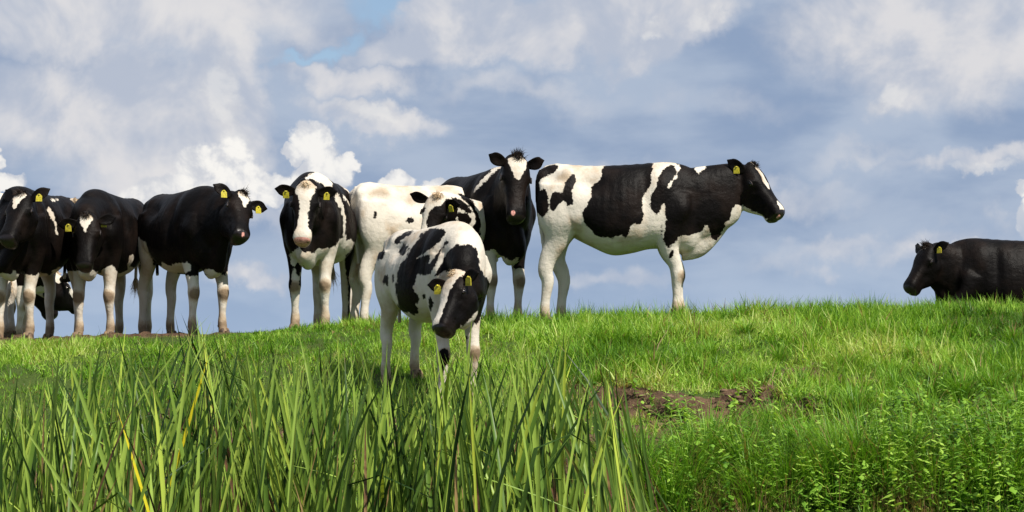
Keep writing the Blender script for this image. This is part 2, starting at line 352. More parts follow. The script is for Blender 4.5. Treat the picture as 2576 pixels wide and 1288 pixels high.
def build_grass():
    m = leaf_material('grass_blade', GRASS_RAMP, 0.42, 0.40)
    parts = []
    def field(n, x0, x1, y0, y1, hmul=1.0, wmul=1.0):
        x = RNG.uniform(x0, x1, n); y = RNG.uniform(y0, y1, n)
        # gather the blades into tufts
        gx = x + (vnoise(x, y, 14, 71) - 0.5) * 0.09; gy = y + (vnoise(x, y, 14, 73) - 0.5) * 0.09
        x, y = gx, gy
        D = dirt(x, y)
        left = sstep(x, 0.5, -1.5)
        z0 = ground(x, y)
        keep = (RNG.random(n) > D * 0.78) & (z0 > -1.40)
        tuft = fbm(x, y, 2.6, 3, 81); tuft2 = fbm(x, y, 7.5, 2, 91)
        keep &= RNG.random(n) < (0.38 + 0.30 * left + 0.9 * sstep(tuft2, 0.30, 0.58))
        x, y, z0, D, left, tuft, tuft2 = (a[keep] for a in (x, y, z0, D, left, tuft, tuft2)); n = len(x)
        rnd = RNG.random(n)
        h = (0.040 + 0.085 * sstep(tuft, 0.3, 0.72) + 0.07 * sstep(tuft2, 0.42, 0.8)) * (0.45 + 1.15 * rnd ** 1.5)
        h *= (1 - 0.35 * left) * (1 - 0.5 * np.clip(D, 0, 1)) * hmul
        crest = np.exp(-((y - YC) / 0.9) ** 2)
        h *= 1 - crest * 0.12 * (1 - left)
        h *= 1 - 0.62 * sstep(x, -1.0, -2.3) * sstep(y, 16.0, 16.6)
        w = (0.0045 + 0.0065 * RNG.random(n) ** 1.5) * wmul * (0.8 + 0.4 * sstep(tuft, .3, .7))
        az = vnoise(x, y, 3.0, 101) * 9 + RNG.normal(0, 1.7, n)
        lean = np.abs(RNG.normal(0.32, 0.34, n)); curve = np.abs(RNG.normal(0.9, 0.8, n))
        tint = np.clip(0.40 + 1.25 * (fbm(x, y, 0.9, 3, 111) - 0.5) + 0.5 * (tuft2 - 0.5) + RNG.normal(0, 0.19, n), 0, 1)
        dry_shade = (RNG.random(n) < 0.035 + 0.55 * np.clip(D, 0, 1) + 0.10 * sstep(fbm(x, y, 1.3, 2, 121), .55, .7)) * RNG.uniform(0.5, 1.0, n)
        parts.append(blades(x, y, z0 - 0.008, h, w, az, lean, curve, az + np.pi / 2 + RNG.normal(0, .9, n), tint, dry_shade, 2))
    field(150000, -5.6, 5.6, 15.4, 17.5)
    field(140000, -5.2, 5.4, 11.0, 15.4); field(65000, 0.3, 5.4, 11.4, 15.8, 1.3, 1.2)
    field(26000, -5.8, 5.8, 17.5, 19.5, 1.0, 1.3)
    field(12000, -8.5, -5.4, 12, 18, 1.1, 1.6); field(16000, 5.4, 8.5, 11.5, 18, 1.1, 1.6)
    # seed stems and taller blades along the crest
    n = 3200; x = RNG.uniform(-0.9, 6.5, n); y = RNG.normal(YC, 0.4, n); c = vnoise(x, y, 3, 131)
    k = RNG.random(n) < sstep(c, 0.3, 0.8); x, y = x[k], y[k]; n = len(x)
    parts.append(blades(x, y, ground(x, y), RNG.uniform(0.08, 0.20, n) * (0.6 + 0.6 * vnoise(x, y, 1.7, 137)), RNG.uniform(0.003, 0.007, n), RNG.uniform(0, 6.3, n), np.abs(RNG.normal(.15, .15, n)),
                        np.abs(RNG.normal(0.6, 0.5, n)), None, RNG.uniform(0.3, 0.7, n), (RNG.random(n) < .25) * 0.55, 3))
    # long rank tussocks low on the bank at the right
    cs = [(1450, 900, .55), (1560, 870, .5), (1640, 930, .6), (1700, 850, .5), (1790, 900, .6), (1880, 840, .5), (1960, 910, .6), (2060, 860, .55), (2130, 930, .6), (2220, 850, .5), (2300, 900, .6), (2390, 840, .5), (2460, 910, .6), (2550, 860, .55), (1380, 960, .5), (1500, 970, .6), (1850, 970, .6), (2020, 975, .6), (2500, 980, .7), (2360, 960, .6),
          (1720, 1180, 1.0), (2110, 1200, 1.6), (2170, 1190, 1.6), (2230, 1210, 1.5), (2050, 1210, 1.2), (2500, 1120, 1.1), (1950, 1080, .8), (2330, 1070, .8), (2150, 1060, .9),
          (1830, 1120, .9), (1680, 1270, 1.3), (1900, 1260, 1.1), (2420, 1000, .8), (2250, 985, .8), (2560, 1050, 1.0), (1620, 1230, 1.4), (1580, 1150, 1.0), (2480, 1230, 1.3), (1780, 1150, 1.3), (1880, 1180, 1.2), (1980, 1230, 1.3), (2290, 1150, 1.2), (2400, 1180, 1.0), (2440, 1100, 1.0), (2540, 1180, 1.2), (1740, 1220, 1.2), (2350,1230,1.2), (2010, 1130, 1.0)]
    for (px, py, s) in cs:
        c = on_bank(px, py)
        if c is None: continue
        n = int(260 * s); r = np.abs(RNG.normal(0, 0.10 * s, n)); a = RNG.uniform(0, 6.3, n)
        x = c[0] + np.cos(a) * r; y = c[1] + np.sin(a) * r
        parts.append(blades(x, y, ground(x, y), 0.30 * s * RNG.uniform(0.5, 1.15, n), RNG.uniform(0.004, 0.009, n), a, np.abs(RNG.normal(.2, .2, n)),
                            RNG.uniform(0.4, 2.0, n), a + 1.57, np.clip(RNG.normal(.30, .12, n), 0, 1), (RNG.random(n) < .10) * 0.7, 4))
    V, f, c, A = join(parts)
    tag(link('grass', mesh_from('grass', V, f, c, m, A)), 'bright green pasture grass covering the bank and its crest', 'grass', None, 'stuff')

def on_bank(px, py, Y0=10.3, Y1=17.6):
    """where the line of sight through (px, py) meets the bank"""
    last = at(px, py, Y0)
    for i in range(220):
        p = at(px, py, Y0 + (Y1 - Y0) * i / 219)
        if p.z < float(ground(p.x, p.y)): return (p.x, p.y)
        last = p
    return (last.x, last.y)
build_grass()

# ------------------------------------------------------------------ reeds
def strap(L, w, az, lean, curve, kink=None, segs=10, twist=0.0, face=None):
    """one strap leaf: folded cross-section, optional broken tip. Returns verts (S+1)*3-2"""
    if face is None: face = az + math.pi / 2
    V = []; al = []; p = np.zeros(3); ang = lean
    for i in range(segs + 1):
        t = i / segs
        if i:
            st = L / segs
            ang_i = lean + curve * t * t
            if kink and t > kink[0]: ang_i += kink[1] * min(1, (t - kink[0]) / 0.12)
            p = p + st * np.array([math.cos(az) * math.sin(ang_i), math.sin(az) * math.sin(ang_i), math.cos(ang_i)])
        prof = min(1, 0.75 + 0.8 * t) * (1 - max(0, (t - 0.78) / 0.22) ** 1.8)
        ww = w * 0.5 * max(prof, 0.02)
        fa = face + twist * t
        s = np.array([math.cos(fa), math.sin(fa), 0]); nrm = np.array([-math.sin(fa), math.cos(fa), 0])
        V += [p - s * ww, p + nrm * ww * 0.38, p + s * ww]; al += [t, t, t]
    Fq = []
    for i in range(segs):
        b = i * 3
        Fq += [(b, b + 1, b + 4, b + 3), (b + 1, b + 2, b + 5, b + 4)]
    return np.array(V), np.array(Fq), al

def build_reeds():
    m = leaf_material('reed_leaf', REED_RAMP, 0.42, 0.20)
    # height of the stand across the picture
    ex = np.array([-500, 0, 60, 150, 260, 340, 430, 500, 600, 720, 860, 980, 1060, 1190, 1270, 1330, 1430, 1500, 1590, 1640, 1690])
    ey = np.array([940, 950, 900, 855, 825, 815, 798, 788, 830, 840, 835, 845, 855, 870, 870, 850, 828, 850, 955, 1060, 1240])
    rn = random.Random(5); L = []
    while len(L) < 2250:
        px = rn.uniform(-420, 1675); Y = rn.uniform(7.7, 11.0) if rn.random() < .8 else rn.uniform(7.3, 8.6)
        edge = np.interp(px, [1300, 1480, 1690], [1.0, .75, .12]) 
        if rn.random() > edge: continue
        clump = vnoise(px / 100, Y, 1.3, 141)
        if rn.random() > 0.05 + 2.0 * max(0, float(clump) - .25): continue
        top = float(np.interp(px, ex, ey)) + abs(rn.gauss(0, 1)) * 90 - 12 + (0 if rn.random() < .45 else rn.uniform(0, 190)) + 170 * max(0, .45 - float(vnoise(px / 100, 0, 0.75, 147)))
        az = rn.choice([rn.gauss(0, .7), rn.gauss(math.pi, .7), rn.uniform(0, 6.3)])
        lean = abs(rn.gauss(0.06, 0.10)); curve = abs(rn.gauss(0.10, 0.20))
        top_p = at(px, top, Y); bz = -1.42
        hgt = top_p.z - bz
        if hgt < 0.3: continue
        ln = hgt / max(0.6, math.cos(lean + curve * 0.4))
        bx = top_p.x - math.cos(az) * ln * math.sin(lean + curve * .35)
        w = rn.uniform(0.009, 0.0195)
        kink = None; dry_shade = 0.0; tint = min(0.92, max(0, rn.gauss(0.08, 0.10) if rn.random() < .36 else rn.gauss(0.58, 0.16)))  # a share of leaves tinted deep green, painting shade among the bright ones
        r = rn.random()
        if r < 0.045: kink = (rn.uniform(0.6, 0.85), rn.uniform(0.9, 2.0)); ln *= 1.1
        r = rn.random()
        if r < 0.21: dry_shade = rn.uniform(0.45, 1.3); w *= 0.75; ln *= rn.uniform(0.55, .92)
        elif r < 0.135: tint = 1.0; w *= .9
        L.append(dict(x=bx, y=Y - math.sin(az) * ln * math.sin(lean) * .4, z=bz, L=ln, w=w, az=az, lean=lean, curve=curve, kink=kink, dry_shade=dry_shade, tint=tint,
                      face=rn.gauss(0, 0.75), tw=rn.gauss(0, .5)))
    # single leaves that stand out in the picture: (tip px, tip py, base px, base py(1288 level), Y, tint, dry, width)
    heros = [(405, 880, 480, 1288, 7.9, .45, 0, .024), (152, 872, 292, 1288, 7.8, .5, 0, .024), (532, 893, 470, 1110, 8.2, 1.0, 0, .020), (290, 1035, 365, 1288, 7.6, 1.0, 0, .017),
             (325, 850, 350, 1288, 8.2, .35, 0, .022), (622, 888, 700, 1120, 8.4, .85, 0, .019), (20, 1040, 180, 1288, 7.7, .55, .35, .020), (575, 940, 420, 1288, 7.9, .05, 0, .022),
             (1190, 800, 1160, 1130, 8.0, .6, 0, .021), (1325, 820, 1268, 1180, 8.1, .6, 0, .023), (1470, 900, 1360, 1288, 8.0, .15, 0, .022), (1230, 1080, 1310, 1288, 7.8, .45, 0, .022),
             (765, 850, 800, 1150, 8.3, .4, 0, .022), (880, 880, 905, 1200, 8.2, .6, 0, .02), (1065, 880, 1120, 1200, 8.0, .65, 0, .021), (1600, 1000, 1640, 1288, 8.2, .2, 0, .02),
             (1250, 870, 1190, 1200, 8.1, .5, 0, .02), (1090, 835, 1130, 1100, 8.1, .7, 0, .022), (225, 960, 300, 1288, 7.9, .3, 0, .022), (975, 860, 960, 1250, 8.1, .45, 0, .02), (700, 900, 780, 1230, 8.0, .5, 0, .022),
             (470, 830, 500, 1100, 8.3, .3, 0, .022), (1015, 880, 940, 1200, 8.2, .75, 0, .02), (1395, 870, 1410, 1250, 8.2, .5, 0, .02), (120, 940, 60, 1288, 7.9, .4, 0, .02)]
    for tx, ty, bx_, by_, Y, tint, dry_shade, w in heros:
        a = at(tx, ty, Y); b = at(bx_, by_, Y); dirn = (a - b); dirn.normalize()
        base = b - dirn * ((b.z + 1.42) / max(.35, dirn.z))
        ln = (a - base).length
        lean = math.atan2(abs(a.x - base.x), a.z - base.z); az = 0.0 if a.x > base.x else math.pi
        L.append(dict(x=base.x, y=Y, z=base.z, L=ln * 1.005, w=w * .78, az=az, lean=lean * 0.93, curve=lean * .12, kink=None, dry_shade=dry_shade, tint=tint, face=rn.gauss(0, .3), tw=0.2, hero=1))
    # bent-over leaves
    for tx, ty, Y, ln, az, k in [(560, 1040, 7.9, 1.02, 0.1, 1.35), (820, 1085, 7.9, 1.0, 0.15, 1.5), (1000, 1110, 7.8, .98, math.pi, 1.65), (1240, 880, 8.2, 1.32, 0, 1.5), (1500, 1045, 8.0, 1.1, 0.2, 1.2)]:
        p = at(tx, 1288, Y)
        L.append(dict(x=p.x, y=Y, z=-1.42, L=ln, w=.014, az=az, lean=.05, curve=.1, kink=(.72, k), dry_shade=.15, tint=.75, face=.2, tw=0.1, hero=1))
    L.sort(key=lambda d: d['y'] - (0.5 * d['L']) - (9 if d.get('hero') else 0))
    root = bpy.data.objects.new('reed_bed', None); COL.objects.link(root); root.location = (-1.3, 9.0, -1.42)
    tag(root, 'tall dense bed of strap-leaved reeds in front of the cows', 'reeds')
    stuff = []
    for i, d in enumerate(L):
        V, Fq, al = strap(d['L'], d['w'], d['az'], d['lean'], d['curve'], d['kink'], 10 if i < 300 else 8, d['tw'], d['face'])
        A = {'tint': np.full(len(V), d['tint']), 'dry_shade': np.full(len(V), d['dry_shade']) + np.where(np.array(al) > .90, .15 + .5 * ((i * 37) % 5 == 0), 0) + .30 * np.clip(.35 - np.array(al), 0, 1), 'along': np.array(al)}
        if i < 300:
            o = link('reed_leaf', mesh_from('reed_leaf', V, Fq, np.full(len(Fq), 4), m, A), root)
            o.location = (d['x'] + 1.3, d['y'] - 9.0, d['z'] + 1.42)
        else:
            stuff.append((V + np.array([d['x'] + 1.3, d['y'] - 9.0, d['z'] + 1.42]), Fq.ravel(), np.full(len(Fq), 4), A))
    # short dead stems and litter between them, near black to paint the shaded gaps
    n = 4200; x = RNG.uniform(-3.2, 0.75, n); y = RNG.uniform(7.8, 11.0, n); a = RNG.uniform(0, 6.3, n)
    stuff.append(blades(x + 1.3, y - 9.0, np.zeros(n), RNG.uniform(.25, .85, n), RNG.uniform(.005, .012, n), a, np.abs(RNG.normal(.18, .25, n)), np.abs(RNG.normal(.3, .7, n)), None,
                        RNG.uniform(0, .3, n), (RNG.random(n) < .85) * RNG.uniform(.8, 1.5, n), 4))
    V, f, c, A = join(stuff)
    tag(link('reed_leaf_mass', mesh_from('reed_leaf_mass', V, f, c, m, A), root), kind='stuff')
build_reeds()

# ------------------------------------------------------------------ nettles and other broad leaved weeds
def build_weeds():
    m = leaf_material('weed_leaf', WEED_RAMP, 0.5, 0.35)
    rn = random.Random(9); parts = []
    def leaf(p, az, el, ln, w, tint):
        d = np.array([math.cos(az) * math.cos(el), math.sin(az) * math.cos(el), math.sin(el)])
        s = np.array([-math.sin(az), math.cos(az), 0]); nn = np.cross(d, s)
        q = []; 
        for t, k in ((0, .05), (.22, .8), (.5, 1.0), (.78, .5), (1, 0.02)):
            c = p + d * ln * t - np.array([0, 0, 1]) * ln * .35 * t * t
            q += [c - s * w * k * .5 + nn * (-w * .16 * k), c, c + s * w * k * .5 + nn * (-w * .16 * k)]
        Fq = []
        for i in range(4):
            b = i * 3; Fq += [(b, b + 1, b + 4, b + 3), (b + 1, b + 2, b + 5, b + 4)]
        return (np.array(q), np.array(Fq).ravel(), np.full(8, 4), {'tint': np.full(15, tint), 'dry_shade': np.zeros(15), 'along': np.zeros(15)})
    spots = []
    def patch(n, x0, x1, y0, y1, h0, h1, dens=None):
        for _ in range(n):
            px, py = rn.uniform(x0, x1), rn.uniform(y0, y1)
            c = on_bank(px, py + 20)
            spots.append((c[0], c[1], rn.uniform(h0, h1)))
    patch(150, 2180, 2600, 1120, 1300, .18, .45); patch(90, 1660, 2050, 1110, 1300, .12, .36); patch(40, 2050, 2250, 1200, 1300, .2, .35)
    patch(45, 2300, 2620, 1040, 1130, .15, .28); patch(150, 1350, 2600, 850, 1060, .05, .13); patch(30, 1500, 2600, 990, 1080, .10, .2); patch(16, 1660, 1760, 1010, 1080, .12, .22); patch(20, -50, 900, 880, 1000, .06, .12)
    for sx, sy, hh in spots:
        z = float(ground(sx, sy)); az0 = rn.uniform(0, 6.3); tl = rn.uniform(0, .25); ta = rn.uniform(0, 6.3)
        nl = max(3, int(hh / 0.036)); col = min(1, max(0, rn.gauss(.5, .25)))
        xs = np.array([sx]); 
        parts.append(blades(xs, np.array([sy]), np.array([z]), np.array([hh]), np.array([.006]), np.array([ta]), np.array([tl]), np.array([0.1]), None, [col * .6], [0.0], 3))
        for k in range(1, nl + 1):
            t = k / nl; ang = tl + .05 * t
            p = np.array([sx + math.cos(ta) * hh * t * math.sin(ang), sy + math.sin(ta) * hh * t * math.sin(ang), z + hh * t * math.cos(ang)])
            sz = rn.uniform(.032, .075) * (1.2 - .6 * t) * (0.75 + hh)
            for j in range(2):
                parts.append(leaf(p, az0 + k * math.pi / 2 + j * math.pi + rn.gauss(0, .6), rn.uniform(-.4, .9), sz, sz * rn.uniform(.35, .75), min(1, max(0, col + rn.gauss(0, .12)))))
    # pale straw at the foot of the bank
    n = 3000; px = RNG.uniform(1650, 2620, n); py = RNG.uniform(1225, 1310, n)
    cs = np.array([on_bank(a, b) for a, b in zip(px[:400], py[:400])])
    idx = RNG.integers(0, 400, n); x = cs[idx, 0] + RNG.normal(0, .06, n); y = cs[idx, 1] + RNG.normal(0, .08, n)
    cl = vnoise(x, y, 3.0, 151); k = cl > .5; x, y = x[k], y[k]; n = len(x)
    parts.append(blades(x, y, ground(x, y), RNG.uniform(.06, .24, n), RNG.uniform(.003, .006, n), RNG.uniform(0, 6.3, n), np.abs(RNG.normal(.2, .3, n)), np.abs(RNG.normal(.6, .6, n)), None,
                        RNG.uniform(.2, .9, n), RNG.uniform(.5, .95, n), 3))
    V, f, c, A = join(parts)
    tag(link('nettle_patch', mesh_from('nettle_patch', V, f, c, m, A)), 'leafy nettles and low weeds at the foot of the bank', 'weeds', None, 'stuff')
build_weeds()

# clods of earth lying on the worn step
def build_clods():
    rn = random.Random(3); m, g, b = material('clod_soil', .95, .1)
    geo = g.new('ShaderNodeTexCoord').outputs['Object']
    g.put(b.inputs['Base Color'], g.mix(g.noise(geo, 25, 5, .65), (0.07, 0.04, 0.026, 1), (0.22, 0.145, 0.095, 1)))
    parts = []
    for _ in range(150):
        px = rn.uniform(1560, 2576) if rn.random() < .8 else rn.uniform(1050, 1500); x, y = on_bank(px, rn.uniform(980, 1090))
        if float(dirt(x, y)) < .35: continue
        r = rn.uniform(.006, .024); nu, nv = 9, 6
        V = []
        for j in range(nv + 1):
            for i in range(nu):
                th = math.pi * j / nv; ph = 2 * math.pi * i / nu
                k = r * (1 + rn.uniform(-.28, .28)) if 0 < j < nv else r
                V.append((x + k * 1.4 * math.sin(th) * math.cos(ph), y + k * math.sin(th) * math.sin(ph), float(ground(x, y)) + k * .7 * math.cos(th)))
        Fq = [(j * nu + i, j * nu + (i + 1) % nu, (j + 1) * nu + (i + 1) % nu, (j + 1) * nu + i) for j in range(nv) for i in range(nu)]
        parts.append((np.array(V), np.array(Fq).ravel(), np.full(len(Fq), 4), {}))
    V, f, c, A = join(parts)
    tag(link('soil_clods', mesh_from('soil_clods', V, f, c, m, A)), 'brown clods of earth on the worn step of the bank', 'soil', None, 'stuff')
build_clods()

# ------------------------------------------------------------------ cattle
def crm(P, n):
    """Catmull-Rom through the rows of P, n steps per span"""
    P = np.asarray(P, float); out = []
    Q = np.vstack([2 * P[0] - P[1], P, 2 * P[-1] - P[-2]])
    for i in range(len(P) - 1):
        p0, p1, p2, p3 = Q[i:i + 4]
        for k in range(n):
            t = k / n
            out.append(0.5 * (2 * p1 + (p2 - p0) * t + (2 * p0 - 5 * p1 + 4 * p2 - p3) * t * t + (3 * p1 - p0 - 3 * p2 + p3) * t ** 3))
    out.append(P[-1]); return np.array(out)
class Solid:
    def __init__(s): s.V = []; s.F = []; s.n = 0
    def rings(s, rs):
        k = len(rs[0]); b = s.n
        for r in rs: s.V.append(r)
        s.n += k * len(rs)
        for j in range(len(rs) - 1):
            for i in range(k):
                s.F.append((b + j * k + i, b + j * k + (i + 1) % k, b + (j + 1) * k + (i + 1) % k, b + (j + 1) * k + i))
        for j, rev in ((0, True), (len(rs) - 1, False)):
            c = rs[j].mean(0); s.V.append(c[None]); ci = s.n; s.n += 1
            for i in range(k):
                a, d = b + j * k + i, b + j * k + (i + 1) % k
                s.F.append((ci, d, a) if rev else (ci, a, d))
    def loft(s, rows, side, up, n=5, k=24, ex=1.0, taper=0.0):
        """rows: x y z half_width up down ; side/up: fixed axes or per-row arrays"""
        rows = np.asarray(rows, float); C = crm(rows, n); m = len(C)
        if np.ndim(side) == 1: S = np.tile(side, (m, 1)); U = np.tile(up, (m, 1))
        else: S = crm(side, n); U = crm(up, n)
        S = S / np.linalg.norm(S, axis=1)[:, None]; U = U / np.linalg.norm(U, axis=1)[:, None]
        a = np.linspace(0, 2 * math.pi, k, endpoint=False); sa, ca = np.sin(a), np.cos(a)
        sa = np.sign(sa) * np.abs(sa) ** ex; ca = np.sign(ca) * np.abs(ca) ** ex
        rs = []
        for c, S_, U_ in zip(C, S, U):
            hw, u, d = np.maximum(c[3:6], 0.004)
            w = hw * sa * (1 - taper * ca); h = np.where(ca > 0, u, d) * ca
            rs.append(c[:3] + S_ * w[:, None] + U_ * h[:, None])
        s.rings(rs)
    def limb(s, pts, k=16, n=4):
        """pts: x y z r_fore_aft r_side"""
        C = crm(np.asarray(pts, float), n); T = np.gradient(C[:, :3], axis=0); T /= np.linalg.norm(T, axis=1)[:, None]
        a = np.linspace(0, 2 * math.pi, k, endpoint=False); rs = []
        for c, t in zip(C, T):
            y = np.array([0, 1.0, 0]); y = y - t * y.dot(t); y /= np.linalg.norm(y); x = np.cross(y, t)
            rs.append(c[:3] + np.cos(a)[:, None] * x * c[3] + np.sin(a)[:, None] * y * c[4])
        s.rings(rs)
    def ball(s, c, r, axes=None, k=16):
        A = np.eye(3) if axes is None else np.asarray(axes); r = np.asarray(r, float); rs = []
        a = np.linspace(0, 2 * math.pi, k, endpoint=False)
        for j in range(1, 10):
            th = math.pi * j / 10
            q = np.stack([np.sin(th) * np.cos(a) * r[0], np.sin(th) * np.sin(a) * r[1], np.full(k, math.cos(th) * r[2])], 1)
            rs.append(np.asarray(c) + q @ A)
        s.rings(rs)
    def remesh(s, voxel, iters=5, lam=0.5):
        V = np.concatenate(s.V); me = bpy.data.meshes.new('tmp'); me.from_pydata(V.tolist(), [], s.F); me.update()
        ob = bpy.data.objects.new('tmp', me); COL.objects.link(ob)
        md = ob.modifiers.new('r', 'REMESH'); md.mode = 'VOXEL'; md.voxel_size = voxel; md.adaptivity = 0
        dg = bpy.context.evaluated_depsgraph_get(); dg.update()
        ev = ob.evaluated_get(dg); m2 = bpy.data.meshes.new_from_object(ev)
        bpy.data.objects.remove(ob); bpy.data.meshes.remove(me)
        nv = len(m2.vertices); co = np.empty(nv * 3, np.float32); m2.vertices.foreach_get('co', co); co = co.reshape(-1, 3).astype(float)
        E = np.empty(len(m2.edges) * 2, np.int32); m2.edges.foreach_get('vertices', E); E = E.reshape(-1, 2)
        deg = np.bincount(E.ravel(), minlength=nv).astype(float)[:, None]; deg[deg == 0] = 1
        for it in range(iters):
            for l in (lam, -lam * 0.86):      # smooth without shrinking
                S = np.stack([np.bincount(E[:, 0], co[E[:, 1], a], nv) + np.bincount(E[:, 1], co[E[:, 0], a], nv) for a in range(3)], 1) / deg
                co = co + l * (S - co)
        return m2, co

def poly_sd(P, poly):
    """signed distance (positive inside) of points P (n,2) to a closed polygon, in the polygon's units"""
    poly = np.asarray(poly, float); d = np.full(len(P), 1e9); inside = np.zeros(len(P), bool)
    for a, b in zip(poly, np.roll(poly, -1, 0)):
        e = b - a; w = P - a; t = np.clip((w @ e) / max(e @ e, 1e-9), 0, 1)
        d = np.minimum(d, np.hypot(*(w - t[:, None] * e).T))
        c = (a[1] > P[:, 1]) != (b[1] > P[:, 1])
        inside ^= c & (P[:, 0] < (b[0] - a[0]) * (P[:, 1] - a[1]) / (b[1] - a[1] + 1e-12) + a[0])
    return np.where(inside, d, -d)
def round_poly(p):
    p = np.asarray(p, float); out = []
    for a, b in zip(p, np.roll(p, -1, 0)): out += [a * .75 + b * .25, a * .25 + b * .75]
    return np.array(out)

def coat_material(name, fine=1.0):
    m, g, b = material(name, 0.62, 0.10)
    oc = g.new('ShaderNodeTexCoord').outputs['Object']
    jag = g.noise(oc, 55, 3, 0.6); wob = g.noise(oc, 16, 3, 0.5)
    s = g.math('ADD', g.attr('coat').outputs['Fac'], g.math('ADD', g.math('MULTIPLY', g.math('SUBTRACT', wob, 0.5), 0.055), g.math('MULTIPLY', g.math('SUBTRACT', jag, 0.5), 0.030)))
    f = g.smooth(s, -0.0045, 0.0045)
    blk = g.mix(g.smooth(g.noise(oc, 5, 4), 0.4, 0.75), (0.0028, 0.0021, 0.0019, 1), (0.0105, 0.0066, 0.0050, 1))
    wn = g.noise(oc, 4.5, 5, 0.6)
    wht = g.mix(g.smooth(wn, 0.46, 0.72), (0.575, 0.525, 0.445, 1), (0.42, 0.33, 0.235, 1))
    stn = g.math('ADD', g.attr('stain').outputs['Fac'], g.math('MULTIPLY', g.math('SUBTRACT', g.noise(oc, 30, 5, .7), 0.5), 0.9))
    wht = g.mix(g.math('MULTIPLY', g.smooth(stn, 0.15, 0.55), 0.6), wht, (0.36, 0.25, 0.14, 1))
    wht = g.mix(g.math('MULTIPLY', g.smooth(stn, 0.5, 1.05), 0.8), wht, (0.16, 0.105, 0.06, 1))
    c = g.mix(f, wht, blk)
    skin = g.attr('skin').outputs['Fac']
    sk = g.mix(g.smooth(g.noise(oc, 40, 3), 0.52, 0.6), (0.62, 0.30, 0.25, 1), (0.40, 0.17, 0.14, 1))
    c = g.mix(g.smooth(skin, 0.45, 0.55), c, sk)
    dk = g.attr('dark').outputs['Fac']
    c = g.mix(g.smooth(dk, 0.4, 0.6), c, (0.012, 0.008, 0.008, 1))
    g.put(b.inputs['Base Color'], c)
    g.put(b.inputs['Specular IOR Level'], g.math('ADD', g.math('MULTIPLY', g.math('MAXIMUM', skin, dk), 0.35), 0.075))
    g.put(b.inputs['Roughness'], g.math('SUBTRACT', 0.50, g.math('MULTIPLY', g.math('MAXIMUM', skin, dk), 0.22)))
    b.inputs['Sheen Weight'].default_value = 0.0; b.inputs['Sheen Roughness'].default_value = 0.5; b.inputs['Sheen Tint'].default_value = (0.75, 0.6, 0.5, 1)
    hair = g.noise(g.vmath('MULTIPLY', oc, (60, 60, 14)), 3.0, 3, 0.7)
    fold = g.noise(g.vmath('MULTIPLY', oc, (26, 26, 4)), 1.0, 3, 0.6)
    lump = g.noise(oc, 9, 4, 0.6)
    hh = g.math('ADD', g.math('MULTIPLY', hair, 0.10), g.math('ADD', g.math('MULTIPLY', lump, 0.8), g.math('MULTIPLY', fold, 0.16)))
    bp = g.new('ShaderNodeBump'); bp.inputs['Strength'].default_value = 0.75; bp.inputs['Distance'].default_value = 0.022
    g.put(bp.inputs['Height'], hh); g.put(b.inputs['Normal'], bp.outputs[0])
    return m
COAT = coat_material('cow_hide')
def plain(name, c, rough, spec=0.4, c2=None, sc=30):
    m, g, b = material(name, rough, spec)
    if c2:
        oc = g.new('ShaderNodeTexCoord').outputs['Object']
        g.put(b.inputs['Base Color'], g.mix(g.smooth(g.noise(oc, sc, 4), 0.35, 0.65), c, c2))
    else: b.inputs['Base Color'].default_value = c
    return m
LID = plain('eyelid_skin', (0.022, 0.016, 0.014, 1), 0.5, 0.25)
EYE = plain('cow_eye', (0.008, 0.005, 0.005, 1), 0.12, 0.6)
HOOF = plain('cow_hoof', (0.05, 0.035, 0.025, 1), 0.7, 0.3, (0.22, 0.14, 0.08, 1), 22)
TAGM = plain('yellow_tag', (0.55, 0.47, 0.03, 1), 0.5, 0.25, (0.40, 0.34, 0.05, 1), 40)
INK = plain('tag_print', (0.42, 0.36, 0.02, 1), 0.6)
HAIRB = plain('black_hair', (0.012, 0.008, 0.006, 1), 0.5, 0.3, (0.035, 0.02, 0.012, 1), 40)
HAIRW = plain('cream_hair', (0.62, 0.50, 0.34, 1), 0.6, 0.3, (0.42, 0.29, 0.17, 1), 40)

def T(ox, oy, k): return lambda pts: [(ox + x * k, oy + y * k) for x, y in pts]
T1 = T(0, 427.6, .35148); T2 = T(301.9, 427.6, .3515); T3 = T(660.3, 402.5, .3418); T4 = T(867.9, 440.2, .4637); T5 = T(1100.6, 364.8, .37125); T6 = T(1320.7, 364.8, .37115)

def hair_tuft(name, C, spread, length, n, dirn, mat, parent, seed=0, wid=0.004, jit=0.5):
    r = np.random.default_rng(seed); dirn = np.asarray(dirn, float); dirn /= np.linalg.norm(dirn)
    cap = Solid(); cap.ball(C, (spread * 1.5,) * 3, k=10); V = [*np.concatenate(cap.V)]; Fq = [q for f in cap.F for q in f]; ct = [len(f) for f in cap.F]
    for i in range(n):
        q_ = r.normal(0, 1, 3); p = np.asarray(C) + q_ / np.linalg.norm(q_) * spread * 1.45; d = dirn + r.normal(0, jit, 3); d /= np.linalg.norm(d)
        s = np.cross(d, r.normal(0, 1, 3)); s /= np.linalg.norm(s); L = length * r.uniform(.5, 1.1); bnd = r.normal(0, .25, 3) * L
        b = len(V); V += [p - s * wid / 2, p + s * wid / 2, p + d * L * .55 + bnd * .4 + s * wid * .35, p + d * L * .55 + bnd * .4 - s * wid * .35, p + d * L + bnd]
        Fq += [b, b + 1, b + 2, b + 3, b + 3, b + 2, b + 4]; ct += [4, 3]
    return link(name, mesh_from(name, np.array(V), Fq, ct, mat), parent)

